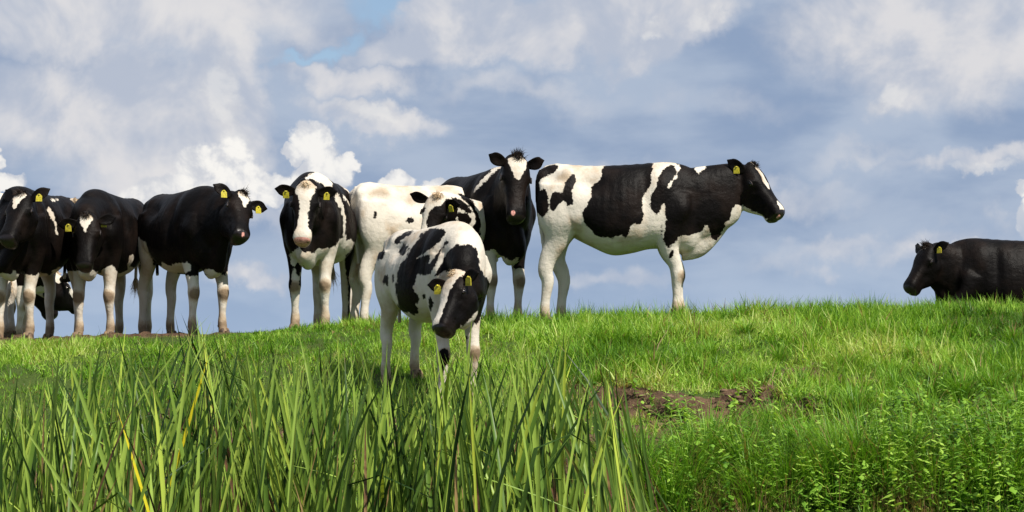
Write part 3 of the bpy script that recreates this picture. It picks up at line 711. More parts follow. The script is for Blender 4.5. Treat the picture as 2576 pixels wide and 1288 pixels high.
def make_cow(label, px, Y, yaw, s=1.0, poll=None, muzzle=None, pollY=None, away=-1, base='black', black=(), white=(), head_black=(), head_white=(), blaze=None,
             blaze_side=None, nose='black', sock=None, feet={}, ears=((-.15, 1, .12), (-.15, 1, .12)), tags=(1, 1), lying=False, voxel=0.0125, group=None, tuft='black', tuft_len=.05,
             neck_mid=None, fat=1.0, name='cow', cat='cow', hoofs=True, dzb=0.0, roll=0.0, tail=True, chin=False, hd=1.0, nose_pink=None, earlen=1.0, knee_stain=1.0, switch=True, stripe_hip=0, sink=0.03, neck_w=1.0, neck_deep=.82, neck_b1=None, brk=0.0, front=None, smooth=6, tuft_dir=(.55, .5)):
    cx = at(px, 800, Y).x
    gz = float(ground(cx, Y))
    yw = R(yaw); cyw, syw = math.cos(yw), math.sin(yw)
    def loc2w(P): P = np.asarray(P, float); return np.stack([cx + P[..., 0] * cyw - P[..., 1] * syw, Y + P[..., 0] * syw + P[..., 1] * cyw, gz + P[..., 2]], -1)
    def w2loc(p): x, y, z = p[0] - cx, p[1] - Y, p[2] - gz; return np.array([x * cyw + y * syw, -x * syw + y * cyw, z])
    root = bpy.data.objects.new(name, None); COL.objects.link(root); root.location = (cx, Y, gz); root.rotation_euler = (0, 0, yw)
    tag(root, label, cat, group)
    S = Solid(); dz = (-0.60 if lying else 0) * s + dzb
    def sc(rows, f=fat):
        o = []
        for r in rows: o.append([r[0] * s, r[1] * s, r[2] * s + dz, r[3] * s * f, r[4] * s, r[5] * s])
        return o
    Yx = np.array([0, 1.0, 0]); Zx = np.array([0, 0, 1.0])
    # trunk: x, z top, z bottom, half width
    tr = [(-.675, 1.23, 1.00, .10), (-.655, 1.31, .93, .16), (-.60, 1.375, .86, .205), (-.50, 1.395, .85, .236), (-.38, 1.385, .76, .262), (-.20, 1.375, .665, .295), (-.02, 1.378, .590, .312), (.15, 1.385, .605, .308),
          (.30, 1.395, .640, .286), (.43, 1.405, .640, .252), (.55, 1.395, .605, .230), (.67, 1.355, .600, .18), (.76, 1.27, .68, .11)]
    if front: tr = tr[:-4] + front
    rows = []
    for x, zt, zb, hw in tr:
        zc = zb + (zt - zb) * 0.50; rows.append((x, 0, zc, hw, zt - zc, zc - zb))
    S.loft(sc(rows), Yx, Zx, n=5, k=40, ex=0.88, taper=0.19)
    # head frame
    L = 0.53 * s * hd; hs = s * hd
    pw = np.array(at(poll[0], poll[1], pollY)); mw = np.array(at(muzzle[0], muzzle[1], pollY)); d = mw - pw
    dd = math.hypot(d[0], d[2]); 
    if dd < L: d[1] = away * math.sqrt(L * L - dd * dd); mw = pw + d
    pl, ml = w2loc(pw), w2loc(mw); X = ml - pl; X /= np.linalg.norm(X)
    upc = np.array([0, 0, 1.0]) if abs(X[2]) < 0.9 else None
    if upc is None:        # vertical face: dorsal side points away from the neck
        upc = np.array([X[0], X[1], 0.0]) * 0.0 + (pl - np.array([0.40 * s, 0, pl[2]])); upc[2] = 0.25 * np.linalg.norm(upc)
    Zh = upc - X * upc.dot(X); Zh /= np.linalg.norm(Zh); Yh = np.cross(Zh, X)
    cr_, sr_ = math.cos(R(roll)), math.sin(R(roll)); Yh, Zh = Yh * cr_ + Zh * sr_, Zh * cr_ - Yh * sr_
    M = np.stack([X, Yh, Zh]); 
    def H(x, y, z): return pl + (X * x + Yh * y + Zh * z) * hs
    hr = [(-.035, -.03, -.12, .045), (0.0, .010, -.175, .078), (.06, .022, -.250, .102), (.13, .022, -.305, .115), (.19, .012, -.322, .114), (.26, .000, -.312, .097), (.33, -.006, -.268, .081), (.40, -.008, -.215, .075),
          (.455, -.006, -.185, .078), (.495, -.014, -.180, .078), (.525, -.036, -.168, .064), (.542, -.062, -.140, .036)]
    rws = []
    for x, zt, zb, hw in hr:
        zc = zb + (zt - zb) * .60; c = H(x, 0, zc); rws.append((c[0], c[1], c[2], hw * hs, (zt - zc) * hs, (zc - zb) * hs))
    S.loft(rws, Yh, Zh, n=5, k=28, ex=0.80, taper=-0.20)
    for sg in (1, -1):
        S.ball(H(.165, sg * .092, -.062), np.array([.052, .032, .040]) * hs, M)        # orbit
        S.ball(H(.150, sg * .070, -.170), np.array([.085, .042, .075]) * hs, M)        # cheek
        S.ball(H(.500, sg * .045, -.062), np.array([.035, .030, .034]) * hs, M)        # nostril wing
    S.ball(H(0.005, 0, -.02), np.array([.055, .062, .05]) * hs, M)                    # poll
    S.ball(H(.465, 0, -.178), np.array([.055, .045, .022]) * hs, M)                     # chin
    # neck
    B0 = np.array([.36 * s, 0, 1.02 * s + dz]); B1 = np.array([.60 * s, 0, 1.08 * s + dz]) if neck_b1 is None else np.array(neck_b1) * s + np.array([0, 0, dz]); N1 = H(.02, 0, -.135); N2 = H(.12, 0, -.15)
    if neck_mid is None: mid = B1 * .42 + N1 * .58 + np.array([0.04 * s, 0, 0.0])
    else: mid = np.array(neck_mid) * s + np.array([0, 0, dz])
    Pn = [B0, B1, mid, N1, N2]; Rn = [(.235, .345, .36), (.185, .27, .42 * neck_deep), (.132 * neck_w, .205, .34 * neck_deep), (.092, .115, .20 * neck_deep), (.06, .08, .09)]
    Tn = [Pn[1] - Pn[0], Pn[2] - Pn[0], Pn[3] - Pn[1], Pn[4] - Pn[2], Pn[4] - Pn[3]]; sides = []; ups = []
    for i, (tv, f) in enumerate(zip(Tn, (0, .12, .5, .9, 1))):
        tv = tv / np.linalg.norm(tv); sd_ = Yx * (1 - f) + Yh * f
        if np.linalg.norm(sd_) < .2: sd_ = Yx
        sd_ = sd_ - tv * sd_.dot(tv); sd_ /= np.linalg.norm(sd_); sides.append(sd_); ups.append(np.cross(tv, sd_))
    S.loft([[*p, r[0] * s, r[1] * s, r[2] * s] for p, r in zip(Pn, Rn)], np.array(sides), np.array(ups), n=7, k=28, ex=0.92)
    # brisket, shoulders, haunches
    nb = (neck_b1[1] if neck_b1 is not None else 0) * s
    th_ = H(.16, 0, -.22); b_ = np.array([.59 * s, 0, (.70 + brk) * s + dz]); m_ = np.array([.72 * s, nb * .5, (.73 + brk) * s + dz]); q_ = m_ * .45 + th_ * .55 - np.array([0, 0, .02 * s])
    S.loft([[*b_, .10 * s, .18 * s, .185 * s], [*m_, .085 * s, .22 * s, .175 * s], [*q_, .065 * s, .13 * s, .115 * s * neck_deep], [*th_, .05 * s, .07 * s, .05 * s]],
           np.array([Yx, Yx, sides[2], sides[3]]), np.array([Zx, np.cross(q_ - b_, Yx) / np.linalg.norm(np.cross(q_ - b_, Yx)), ups[2], ups[3]]), n=5, k=18)
    joints = {}; LG = 1.07
    hoofpos = []
    def lg(pts): return [(a, b, c, d * (LG if c < .66 * s else 1), e_ * (LG if c < .66 * s else 1)) for a, b, c, d, e_ in pts]
    def gloc(x, y): w = loc2w([x, y, 0]); return float(ground(w[0], w[1])) - gz - sink
    if not lying:
        for key, sg, fr in (('fl', 1, 1), ('fr', -1, 1), ('hl', 1, 0), ('hr', -1, 0)):
            dx, dy = feet.get(key, (0, 0)); fy = sg * (.135 if fr else .135) * s + dy
            if fr:
                fx = .50 * s + dx; g0 = gloc(fx, fy); kx = (.505 * s) * .45 + fx * .55 + .012 * s
                S.limb(lg([(.50 * s, sg * .165 * s, 1.12 * s, .17 * s, .055 * s), (.49 * s, sg * .185 * s, .96 * s, .16 * s, .075 * s), (.47 * s, sg * .175 * s, .78 * s, .115 * s, .075 * s), (.475 * s, (sg * .155 * s + fy) / 2, .64 * s, .080 * s, .066 * s),
                        (kx - .01 * s, fy, .50 * s + g0 * .5, .056 * s, .050 * s), (kx + .006 * s, fy, .415 * s + g0 * .6, .055 * s, .054 * s), (kx, fy, .350 * s + g0 * .7, .043 * s, .043 * s), (fx * .6 + kx * .4 - .006 * s, fy, .24 * s + g0, .033 * s, .031 * s),
                        (fx - .008 * s, fy, .145 * s + g0, .041 * s, .040 * s), (fx + .008 * s, fy, .085 * s + g0, .040 * s, .040 * s), (fx + .022 * s, fy, .045 * s + g0, .050 * s, .048 * s)]))
                joints[key] = (kx + .045 * s, fy, .40 * s + g0 * .6)
            else:
                fx = -.585 * s + dx; g0 = gloc(fx, fy); hx = fx - .008 * s
                S.limb(lg([(-.46 * s, sg * .15 * s, 1.20 * s, .19 * s, .085 * s), (-.47 * s, sg * .165 * s, 1.02 * s, .205 * s, .10 * s), (-.475 * s, sg * .165 * s, .86 * s, .180 * s, .095 * s), (-.50 * s, (sg * .155 * s + fy) / 2, .71 * s, .108 * s, .070 * s),
                        (-.545 * s * .5 + hx * .5, fy, .58 * s + g0 * .4, .072 * s, .052 * s), (hx + .002 * s, fy, .475 * s + g0 * .5, .062 * s, .048 * s), (hx + .022 * s, fy, .39 * s + g0 * .7, .052 * s, .042 * s), (hx * .5 + fx * .5, fy, .26 * s + g0, .039 * s, .035 * s),
                        (fx - .012 * s, fy, .15 * s + g0, .043 * s, .041 * s), (fx + .004 * s, fy, .085 * s + g0, .040 * s, .040 * s), (fx + .02 * s, fy, .045 * s + g0, .050 * s, .048 * s)]))
                joints[key] = (hx - .05 * s, fy, .47 * s + g0 * .5)
            hoofpos.append((fx, fy, g0))
        if tail:
            S.limb([(-.62 * s, 0, 1.34 * s, .035 * s, .03 * s), (-.655 * s, 0, 1.24 * s, .034 * s, .028 * s), (-.655 * s, .0, 1.0 * s, .028 * s, .022 * s), (-.625 * s, .0, .75 * s, .020 * s, .018 * s), (-.61 * s, .0, .60 * s, .018 * s, .017 * s)])
    else:
        for sg in (1, -1):
            S.limb([(.48 * s, sg * .2 * s, .40 * s, .12 * s, .07 * s), (.58 * s, sg * .21 * s, .22 * s, .09 * s, .07 * s), (.70 * s, sg * .20 * s, .10 * s, .06 * s, .055 * s), (.56 * s, sg * .20 * s, .06 * s, .045 * s, .04 * s), (.42 * s, sg * .19 * s, .05 * s, .045 * s, .04 * s)])
            S.limb([(-.45 * s, sg * .24 * s, .45 * s, .22 * s, .11 * s), (-.30 * s, sg * .34 * s, .26 * s, .17 * s, .11 * s), (-.22 * s, sg * .38 * s, .12 * s, .10 * s, .07 * s), (-.42 * s, sg * .40 * s, .07 * s, .05 * s, .045 * s), (-.20 * s, sg * .42 * s, .05 * s, .04 * s, .04 * s)])
    me, co = S.remesh(voxel * s, smooth)
    me.vertices.foreach_set('co', co.astype(np.float32).ravel()); me.update()
    nv = len(co); nr = np.empty(nv * 3, np.float32); me.vertices.foreach_get('normal', nr); nr = nr.reshape(-1, 3).astype(float)
    # --- sculpt bones and hollows
    def dent(c, r, amt, mask=None):
        nonlocal co
        r = np.asarray(r, float) * s; q = (co - np.asarray(c)) / r; w = np.exp(-(q ** 2).sum(1)) * amt * s
        co = co + nr * w[:, None]
    Tz = lambda z: z * s + dz
    for sg in (1, -1):
        dent((-.40 * s, sg * .215 * s, Tz(1.325)), (.055, .06, .055), .050)      # hook bone
        dent((-.635 * s, sg * .11 * s, Tz(1.28)), (.05, .05, .06), .032)       # pin bone
        dent((-.20 * s, sg * .27 * s, Tz(1.22)), (.13, .12, .10), -.058)       # hollow of the flank
        dent((-.55 * s, sg * .2 * s, Tz(1.27)), (.10, .1, .07), -.028)
        dent((.43 * s, sg * .20 * s, Tz(1.20)), (.09, .12, .16), .030)         # shoulder blade
        dent((.60 * s, sg * .2 * s, Tz(.98)), (.08, .12, .10), .026)          # point of shoulder
        dent((.27 * s, sg * .26 * s, Tz(1.08)), (.06, .14, .26), -.034)
        dent((-.36 * s, sg * .27 * s, Tz(.86)), (.09, .12, .09), .02)         # stifle
        dent((-.26 * s, sg * .27 * s, Tz(.80)), (.05, .12, .10), -.02)
        for i in range(6): dent(((-.14 + i * .068 + .01 * math.sin(i * 5 + px)) * s, sg * .29 * s, Tz(1.06 + .012 * i)), (.022, .14, .17), .0032 * (1 + .5 * math.sin(i * 3 + px)))
        for (x, y, z), r, a in (((.235, .095, -.075), (.045, .03, .03), -.012), ((.30, .075, -.12), (.06, .03, .04), -.010), ((.165, .118, -.035), (.04, .02, .012), .008),
                                ((.512, .047, -.066), (.013, .012, .011), -.020), ((.12, .10, -.20), (.05, .03, .05), .01)):
            dent(H(x, sg * y, z), np.array(r) * hd * 1.2, a)
        for t in np.linspace(0, 1, 6): dent(H(.53 - .13 * t, sg * (.028 + .045 * t), -.122 + .004 * t), (.014, .014, .008), -.010)
    for i in range(5):
        cpt = B1 * (1 - i / 4 * .8) + N1 * (i / 4 * .8)
        for sg in (1, -1): dent(cpt + np.array([0, sg * .13 * s, -.05 * s]), (.016, .10, .16), -.004)
    for i in range(10): dent(((-.60 + i * .10) * s, 0, Tz(1.40)), (.03, .02, .03), .006)
    me.vertices.foreach_set('co', co.astype(np.float32).ravel()); me.update()
    # --- coat fields
    HL = (co - pl) @ M.T / hs
    hx, hy, hz = HL.T
    inhead = np.minimum.reduce([hx + .03 - (-hz - .10).clip(0) * .50, .562 - hx, .17 - np.abs(hy), hz + .35, .09 - hz]) 
    ishead = inhead > 0
    Wp = loc2w(co); c0 = np.array([cx, Y, gz + .8 * s]); vd = c0 / np.linalg.norm(c0)
    kpx = F / (c0[1])                                             # parallel elevation of the animal, seen square on
    ux = np.array([vd[1], -vd[0], 0]); ux /= np.linalg.norm(ux); uz = np.cross(ux, vd); rel = Wp - c0
    u = (c0[0] / c0[1]) * F + 1288 + rel @ ux * kpx; v = 930 - c0[2] / c0[1] * F - rel @ uz * kpx
    UV = np.stack([u, v], 1)
    coat = np.full(nv, .06 if base == 'black' else -.06)
    def paint(field, polys, sign, mask=None):
        for p in polys:
            sd_ = poly_sd(UV, round_poly(p)) / kpx
            sd_ = np.clip(sd_, -.06, .06)
            new = np.maximum(field, sd_) if sign > 0 else np.minimum(field, -sd_)
            field = new if mask is None else np.where(mask, new, field)
        return field
    coat = paint(coat, white, -1)
    if sock:
        legm = np.zeros(nv, bool)
        g_ = np.array([float(0)] * nv); zf, zh = sock
        thr = np.where(co[:, 0] > 0, zf, zh) * s
        low = (thr - co[:, 2])
        coat = np.where(co[:, 2] < thr + .06, np.minimum(coat, -np.clip(low, -.06, .06)), coat)
    coat = paint(coat, black, 1)
    hb = .06 if base == 'black' else .06
    head = np.full(nv, .06)
    if blaze is not None:
        b_ = np.array(blaze); 
        if b_.shape[1] == 2: b_ = np.column_stack([b_[:, 0], b_[:, 1], b_[:, 1]])
        wl = np.interp(hx, b_[:, 0], b_[:, 1], left=b_[0, 1], right=b_[-1, 1]); wr = np.interp(hx, b_[:, 0], b_[:, 2], left=b_[0, 2], right=b_[-1, 2])
        inside = np.where(hy > 0, wl - hy, wr + hy); inside = np.minimum(inside, (hz + .10) * 1.5)
        head = np.minimum(head, -np.clip(inside * hs, -.06, .06))
    if chin: head = np.minimum(head, -np.clip((-.275 - hz + .42 * (hx - .22).clip(0)) * hs, -.06, .06))
    head = paint(head, head_white, -1); head = paint(head, head_black, 1)
    coat = np.where(ishead, head, coat)
    muz = sstep(hx + .25 * np.abs(hz + .07), .500, .525) * ishead * (hz > -.185) * (np.abs(hy) < .10) * (hx < .556)
    nostr = np.zeros(nv)
    for sg in (1, -1): nostr = np.maximum(nostr, np.exp(-(((hx - .517) / .016) ** 2 + ((hy - sg * .048) / .013) ** 2 + ((hz + .066) / .014) ** 2)))
    mouth = np.exp(-((hz + .120) / .006) ** 2) * (hx > .42) * ishead
    eyed = np.zeros(nv)
    for sg in (1, -1): eyed = np.maximum(eyed, np.exp(-(((hx - .165) / .03) ** 2 + ((hy - sg * .118) / .03) ** 2 + ((hz + .064) / .020) ** 2)))
    skin = muz * (1.0 if nose == 'pink' else 0.0); dark = np.maximum.reduce([nostr * 1.6, mouth * .8 * (nose == 'pink'), eyed * 1.2, muz * (1.0 if nose == 'black' else 0)])
    if nose_pink is not None:
        q = np.exp(-(((hx - nose_pink[0]) / .022) ** 2 + ((hy - nose_pink[1]) / .018) ** 2 + ((hz - nose_pink[2]) / .022) ** 2)); skin = np.maximum(skin, q * 1.3); dark = np.where(q > .4, nostr * 1.6, dark)
    stain = np.zeros(nv)
    for k_, j in joints.items():
        q = (co - np.array(j)) / (np.array([.055, .06, .055]) * s if k_[0] == 'f' else np.array([.05, .06, .06]) * s)
        stain = np.maximum(stain, np.exp(-(q ** 2).sum(1)) * (1.55 if k_[0] == 'f' else .45) * knee_stain)
    for fx, fy, g0 in hoofpos:
        near = (np.abs(co[:, 0] - fx) < .14 * s) & (np.abs(co[:, 1] - fy) < .11 * s)
        stain = np.maximum(stain, near * (1 - sstep(co[:, 2] - g0, .05 * s, .27 * s)) * 1.15 * knee_stain)
    topd = sstep(nr[:, 2], .55, 1.0) * sstep(co[:, 2], Tz(1.32), Tz(1.4)); stain = np.maximum(stain, topd * .28)
    stain = np.maximum(stain, sstep(hx, .14, .0) * sstep(hz, -.05, 0) * ishead * .38)
    for nm, a in (('coat', coat), ('skin', skin), ('dark', dark), ('stain', stain)):
        at_ = me.attributes.new(nm, 'FLOAT', 'POINT'); at_.data.foreach_set('value', a.astype(np.float32))
    me.polygons.foreach_set('use_smooth', np.ones(len(me.polygons), bool)); me.materials.clear(); me.materials.append(COAT)
    # --- ears joined to the body mesh
    EV = []; EF = []; EA = {'coat': [], 'skin': [], 'dark': [], 'stain': []}
    ear_info = []
    for i, sg in enumerate((1, -1)):
        e = ears[i]
        if e is None: ear_info.append(None); continue
        dvec = X * e[0] + Yh * (sg * e[1]) + Zh * e[2]; dvec /= np.linalg.norm(dvec)
        fwd = X * .55 + Zh * .75 + Yh * sg * .1
        if len(e) > 3: fwd = X * e[3] + Yh * (sg * e[4]) + Zh * e[5]
        nn = fwd - dvec * fwd.dot(dvec); nn /= np.linalg.norm(nn); wv = np.cross(dvec, nn)
        bp_ = H(.045, sg * .070, -.055); Le = .205 * hs * earlen; rs = []
        kk = 14; aa = np.linspace(0, 2 * math.pi, kk, endpoint=False)
        for t in np.linspace(0, 1, 11):
            wd = .043 * hs * (0.28 + 0.95 * math.sin(math.pi * min(1, t * .80 + .06)) ** 1.3) * (1 - max(0, t - .78) / .22 * .72) ; th = .012 * hs * (1.5 - t * .9)
            if t > .99: wd *= .5
            c = bp_ + dvec * Le * t + nn * (.02 * hs * math.sin(t * 2.4))
            cup = .45 * wd * math.sin(math.pi * min(1, t + .12)) 
            xw = np.cos(aa); ring = c + wv * (xw * wd)[:, None] + nn * (np.sin(aa) * th + cup * (xw ** 2) - cup * .4)[:, None]
            rs.append(ring)
        es = Solid(); es.rings(rs); V = np.concatenate(es.V); 
        b0 = sum(len(a) for a in EV); EV.append(V); EF += [tuple(b0 + q for q in f) for f in es.F]
        bl = .06
        EA['coat'] += [bl] * len(V); EA['skin'] += [0] * len(V); EA['dark'] += [0] * len(V); EA['stain'] += [0] * len(V)
        ear_info.append((bp_, dvec, nn, wv, Le))
    emesh = None
    if EV:
        EVc = np.concatenate(EV); ff = [q for f in EF for q in f]; ct = [len(f) for f in EF]
        fl = np.empty(len(me.loops), np.int32); me.loops.foreach_get('vertex_index', fl); lt = np.empty(len(me.polygons), np.int32); me.polygons.foreach_get('loop_total', lt)
        A = {k_: np.concatenate([a, EA[k_]]) for k_, a in (('coat', coat), ('skin', skin), ('dark', dark), ('stain', stain))}
        me2 = mesh_from('body', np.concatenate([co, EVc]), np.concatenate([fl, np.array(ff) + nv]), np.concatenate([lt, ct]), COAT, A)
        bpy.data.meshes.remove(me); me = me2
    me.name = 'body'; body = link('body', me, root)
    # --- eyes
    for sg in (1, -1):
        es = Solid(); es.ball((0, 0, 0), (.024 * hs, .022 * hs, .019 * hs), k=12); V = np.concatenate(es.V)
        o = link('eye', mesh_from('eye', V @ M, [q for f in es.F for q in f], [len(f) for f in es.F], EYE), root); o.location = H(.168, sg * .112, -.066)
        # upper lid
        es = Solid(); a = np.linspace(-1.3, 1.3, 9); rs = []
        for t in a:
            c = np.array([math.sin(t) * .027, 0, math.cos(t) * .013 + .002]); ring = [c + np.array([0, math.cos(q) * .007 , math.sin(q) * .005]) for q in np.linspace(0, 6.283, 8, endpoint=False)]; rs.append(np.array(ring) * hs)
        es.rings(rs); V = np.concatenate(es.V)
        o2 = link('eyelid', mesh_from('eyelid', V @ M, [q for f in es.F for q in f], [len(f) for f in es.F], LID), root); o2.location = H(.168, sg * .126, -.066)
    # --- ear tags
    Zup = np.array([0, 0, 1.0])
    for i, sg in enumerate((1, -1)):
        if not tags[i] or ear_info[i] is None: continue
        bp_, dv, nn, wv, Le = ear_info[i]
        front = nn * (1 if tags[i] == 1 else -1)
        c = bp_ + dv * Le * .50 + front * .036 * s - Zup * .010 * s
        dn = np.array([0, 0, -1.0]); dn = dn - front * dn.dot(front) * .9; dn /= np.linalg.norm(dn); rt = np.cross(dn, front); rt /= np.linalg.norm(rt); nf = np.cross(rt, dn)
        outl = [(-.012, -.010), (.012, -.010), (.018, .000), (.026, .006), (.028, .056), (-.028, .056), (-.026, .006), (-.018, .000)]
        ts_ = .95; V = [c + rt * x * ts_ + dn * y * ts_ + nf * z for z in (.0025, -.0025) for x, y in outl]; n8 = 8
        ff = list(range(8)) + list(range(15, 7, -1)); ct = [8, 8]
        for q in range(8): ff += [q, (q + 1) % 8, (q + 1) % 8 + 8, q + 8]; ct.append(4)
        tg = link('ear_tag', mesh_from('ear_tag', np.array(V), ff, ct, TAGM, smooth=False), root)
        es = Solid(); es.ball(c + dn * -.004 + nf * .004, (.008, .008, .008), k=8)
        link('tag_pin', mesh_from('tag_pin', np.concatenate(es.V), [q for f in es.F for q in f], [len(f) for f in es.F], TAGM), tg)
        rr = random.Random(int(px)); V = []; ff = []; ct = []       # the printed digits, too small to read
        for row, (y0, hh, wds) in enumerate(((.018, .008, (-.018, -.010, -.001, .009)), (.032, .022, (-.021, -.010, .002, .013)))):
            for x0 in wds:
                w_ = .0065 if row == 0 else .0085; segs = rr.choice([((0, 0, 1, .2), (.7, 0, 1, 1), (0, .8, 1, 1)), ((0, 0, .3, .6), (.6, 0, .9, 1), (0, .45, 1, .65)), ((0, 0, 1, .2), (0, 0, .3, 1), (0, .8, 1, 1), (.7, .4, 1, 1)), ((.35, 0, .65, 1),)])
                for a0, b0, a1, b1 in segs:
                    b = len(V); V += [c + rt * (x0 + w_ * a) + dn * (y0 + hh * bb) + nf * .0035 for a, bb in ((a0, b0), (a1, b0), (a1, b1), (a0, b1))]; ff += [b, b + 1, b + 2, b + 3]; ct.append(4)
        link('tag_print', mesh_from('tag_print', np.array(V), ff, ct, INK, smooth=False), tg)
    # --- hooves: two claws on each foot
    if hoofs:
        for fx, fy, g0 in hoofpos:
            es = Solid()
            for q in (1, -1):
                rows = [(fx + .02 * s, fy + q * .024 * s, g0 + .075 * s, .040 * s, .021 * s), (fx + .035 * s, fy + q * .026 * s, g0 + .045 * s, .050 * s, .025 * s), (fx + .045 * s, fy + q * .028 * s, g0 + .004, .058 * s, .028 * s)]
                es.limb(rows, k=12, n=3)
                es.ball((fx - .045 * s, fy + q * .018 * s, g0 + .115 * s), (.014 * s, .012 * s, .018 * s), k=8)     # dew claw
            link('hoof', mesh_from('hoof', np.concatenate(es.V), [q for f in es.F for q in f], [len(f) for f in es.F], HOOF), root)
    if tail and switch and not lying:
        hair_tuft('tail_switch', (-.61 * s, .0, .60 * s), .010, .17 * s, 150, (0, 0, -1), HAIRW, root, int(px) & 255, .006, .09)
    if tuft:
        o = hair_tuft('forelock', H(.005, 0, -.012), .030 * hs, tuft_len * hs, 520, Zh * tuft_dir[0] + X * tuft_dir[1], HAIRB if tuft == 'black' else HAIRW, root, int(px) & 127, .0050, .40)
    return root

HERD = 'black and white cattle standing along the crest of the bank'
# --- the big cow in profile, right of the middle
STAR = [(.0, .0), (.02, .05), (.07, .058), (.12, .035), (.19, .012), (.22, -.03)]
make_cow('black and white cow in full profile facing right, the largest of the herd', 1545, 17.4, -3, 1.0, (1893, 416), (1968, 535), 17.35, -1, 'white',
  black=[T6(p) for p in [
    [(230,120),(210,185),(150,205),(108,240),(110,310),(125,290),(150,300),(165,370),(165,440),(130,485),(100,480),(40,400),(40,200),(140,140)],
    [(330,195),(352,205),(320,345),(330,370),(325,410),(285,415),(280,375),(240,400),(210,440),(175,445),(170,390),(190,330),(225,312),(255,330),(275,290),(300,220)],
    [(565,90),(870,90),(862,200),(845,290),(795,350),(800,420),(808,500),(770,545),(735,530),(710,550),(720,570),(690,625),(665,630),(655,605),(600,630),(545,622),(500,628),(455,600),(460,570),(420,555),(395,500),(400,440),(450,365),(460,340),(445,300),(465,268),(510,258),(520,190)],
    [(1015,80),(1155,80),(1150,150),(1165,200),(1190,180),(1235,150),(1240,80),(1600,80),(1600,420),(1440,460),(1410,420),(1405,470),(1375,520),(1345,565),(1320,610),(1290,655),(1255,610),(1245,560),(1225,540),(1200,590),(1150,600),(1110,615),(1060,615),(1030,640),(1000,680),(975,695),(945,680),(930,650),(940,580),(955,540),(950,440),(935,385),(900,490),(865,465),(845,420),(850,360),(880,300),(905,240),(915,190),(950,150),(985,135),(1025,140),(1028,180),(1010,225),(985,250),(960,275),(955,300),(975,295),(1000,245),(1030,225),(1045,165),(1058,145),(1020,125)],
    [(915,540),(930,550),(930,610),(915,610)], [(1005,700),(1005,740),(975,775),(965,745)], [(1045,615),(1065,615),(1050,650)]]],
  blaze=[(-.03, .028), (.05, .032), (.12, .022), (.22, .032), (.28, .010), (.33, -.02), (.38, -.01), (.44, .022), (.50, .04), (.54, .07)], chin=1, nose='black', nose_pink=(.535, -.035, -.07), brk=.02, ears=((-.2, 1, -.4), (-.90, .38, -.22, .25, 1, .25)), tags=(0, 1), tuft='black', tuft_len=.04,
  switch=False, feet={'fr': (.05, 0), 'fl': (.09, 0), 'hr': (-.005, 0), 'hl': (.13, 0)}, knee_stain=1.0, neck_deep=1.0)

# --- black cow with the white star, three-quarter view, left of the middle
make_cow('black cow with white legs in three-quarter view, white star on its raised head', 461, 17.6, -56, .925, (610, 487), (632, 592), 16.85, -1, 'black', sock=(.55, .62), roll=-30, hd=1.06, knee_stain=1.3, switch=False, feet={'fl': (.03, .02), 'hr': (-.05, 0)},
  white=[T2(p) for p in [[(355,675),(420,668),(495,655),(500,730),(380,740)], [(600,705),(640,705),(680,732),(715,740),(715,790),(640,790),(590,720)],
    [(100,465),(130,480),(150,510),(190,520),(195,600),(250,650),(250,1200),(80,1200)], [(285,650),(350,680),(420,690),(420,1200),(245,1200)],
    [(500,745),(545,775),(600,762),(650,1200),(480,1200)], [(715,750),(745,740),(790,675),(820,680),(840,720),(900,1220),(700,1200)]]],
  blaze=STAR, nose='black', nose_pink=(.525, .0, -.035), ears=((-.2, 1, .1), (-.25, 1, .0)), group=None)

# --- cow with its head lowered, second group
make_cow('black cow facing the camera with lowered head and a white star', 283, 17.9, -100, .93, (218, 541), (222, 668), 17.0, -1, 'black', sock=(.62, .66), roll=8, fat=.84, knee_stain=1.3, feet={'fl': (-.04, .02), 'hr': (.06, 0)},
  white=[T1(p) for p in [[(560,745),(600,730),(640,715),(670,720),(680,900),(650,1240),(500,1240),(580,900)],
    [(700,780),(735,710),(770,690),(800,672),(835,735),(870,735),(915,705),(905,610),(950,600),(945,650),(920,690),(960,700),(1005,640),(1040,1240),(690,1240),(725,800)]]],
  blaze=STAR, nose='black', ears=((-.45, .8, -.45), (.02, 1, .0)), tags=(-1, 1), tuft_dir=(.5,.8), tuft_len=.05)

# --- leftmost cow in front
make_cow('black cow at the far left facing the camera, muzzle turned left, brown stained knees', 96, 17.4, -100, .93, (55, 488), (34, 600), 16.6, -1, 'black', sock=(.58, .66), roll=6, fat=.86, knee_stain=1.35, switch=False, feet={'fr': (.05, 0), 'hl': (-.05, 0)},
  white=[T1(p) for p in [[(55,760),(85,750),(100,740),(105,712),(150,760),(190,790),(240,770),(275,735),(335,740),(350,780),(360,720),(400,700),(430,690),(430,760),(400,1240),(-80,1240),(50,1100)],
    [(325,262),(348,275),(388,350),(402,460),(385,460),(372,370),(330,300)], [(240,200),(295,182),(305,200),(262,212)], [(350,206),(400,205),(402,214),(360,222)]]],
  blaze=STAR, nose='black', ears=((-.55, .85, .10), (-.85, .7, .1)), tags=(1, 0), hd=1.03)

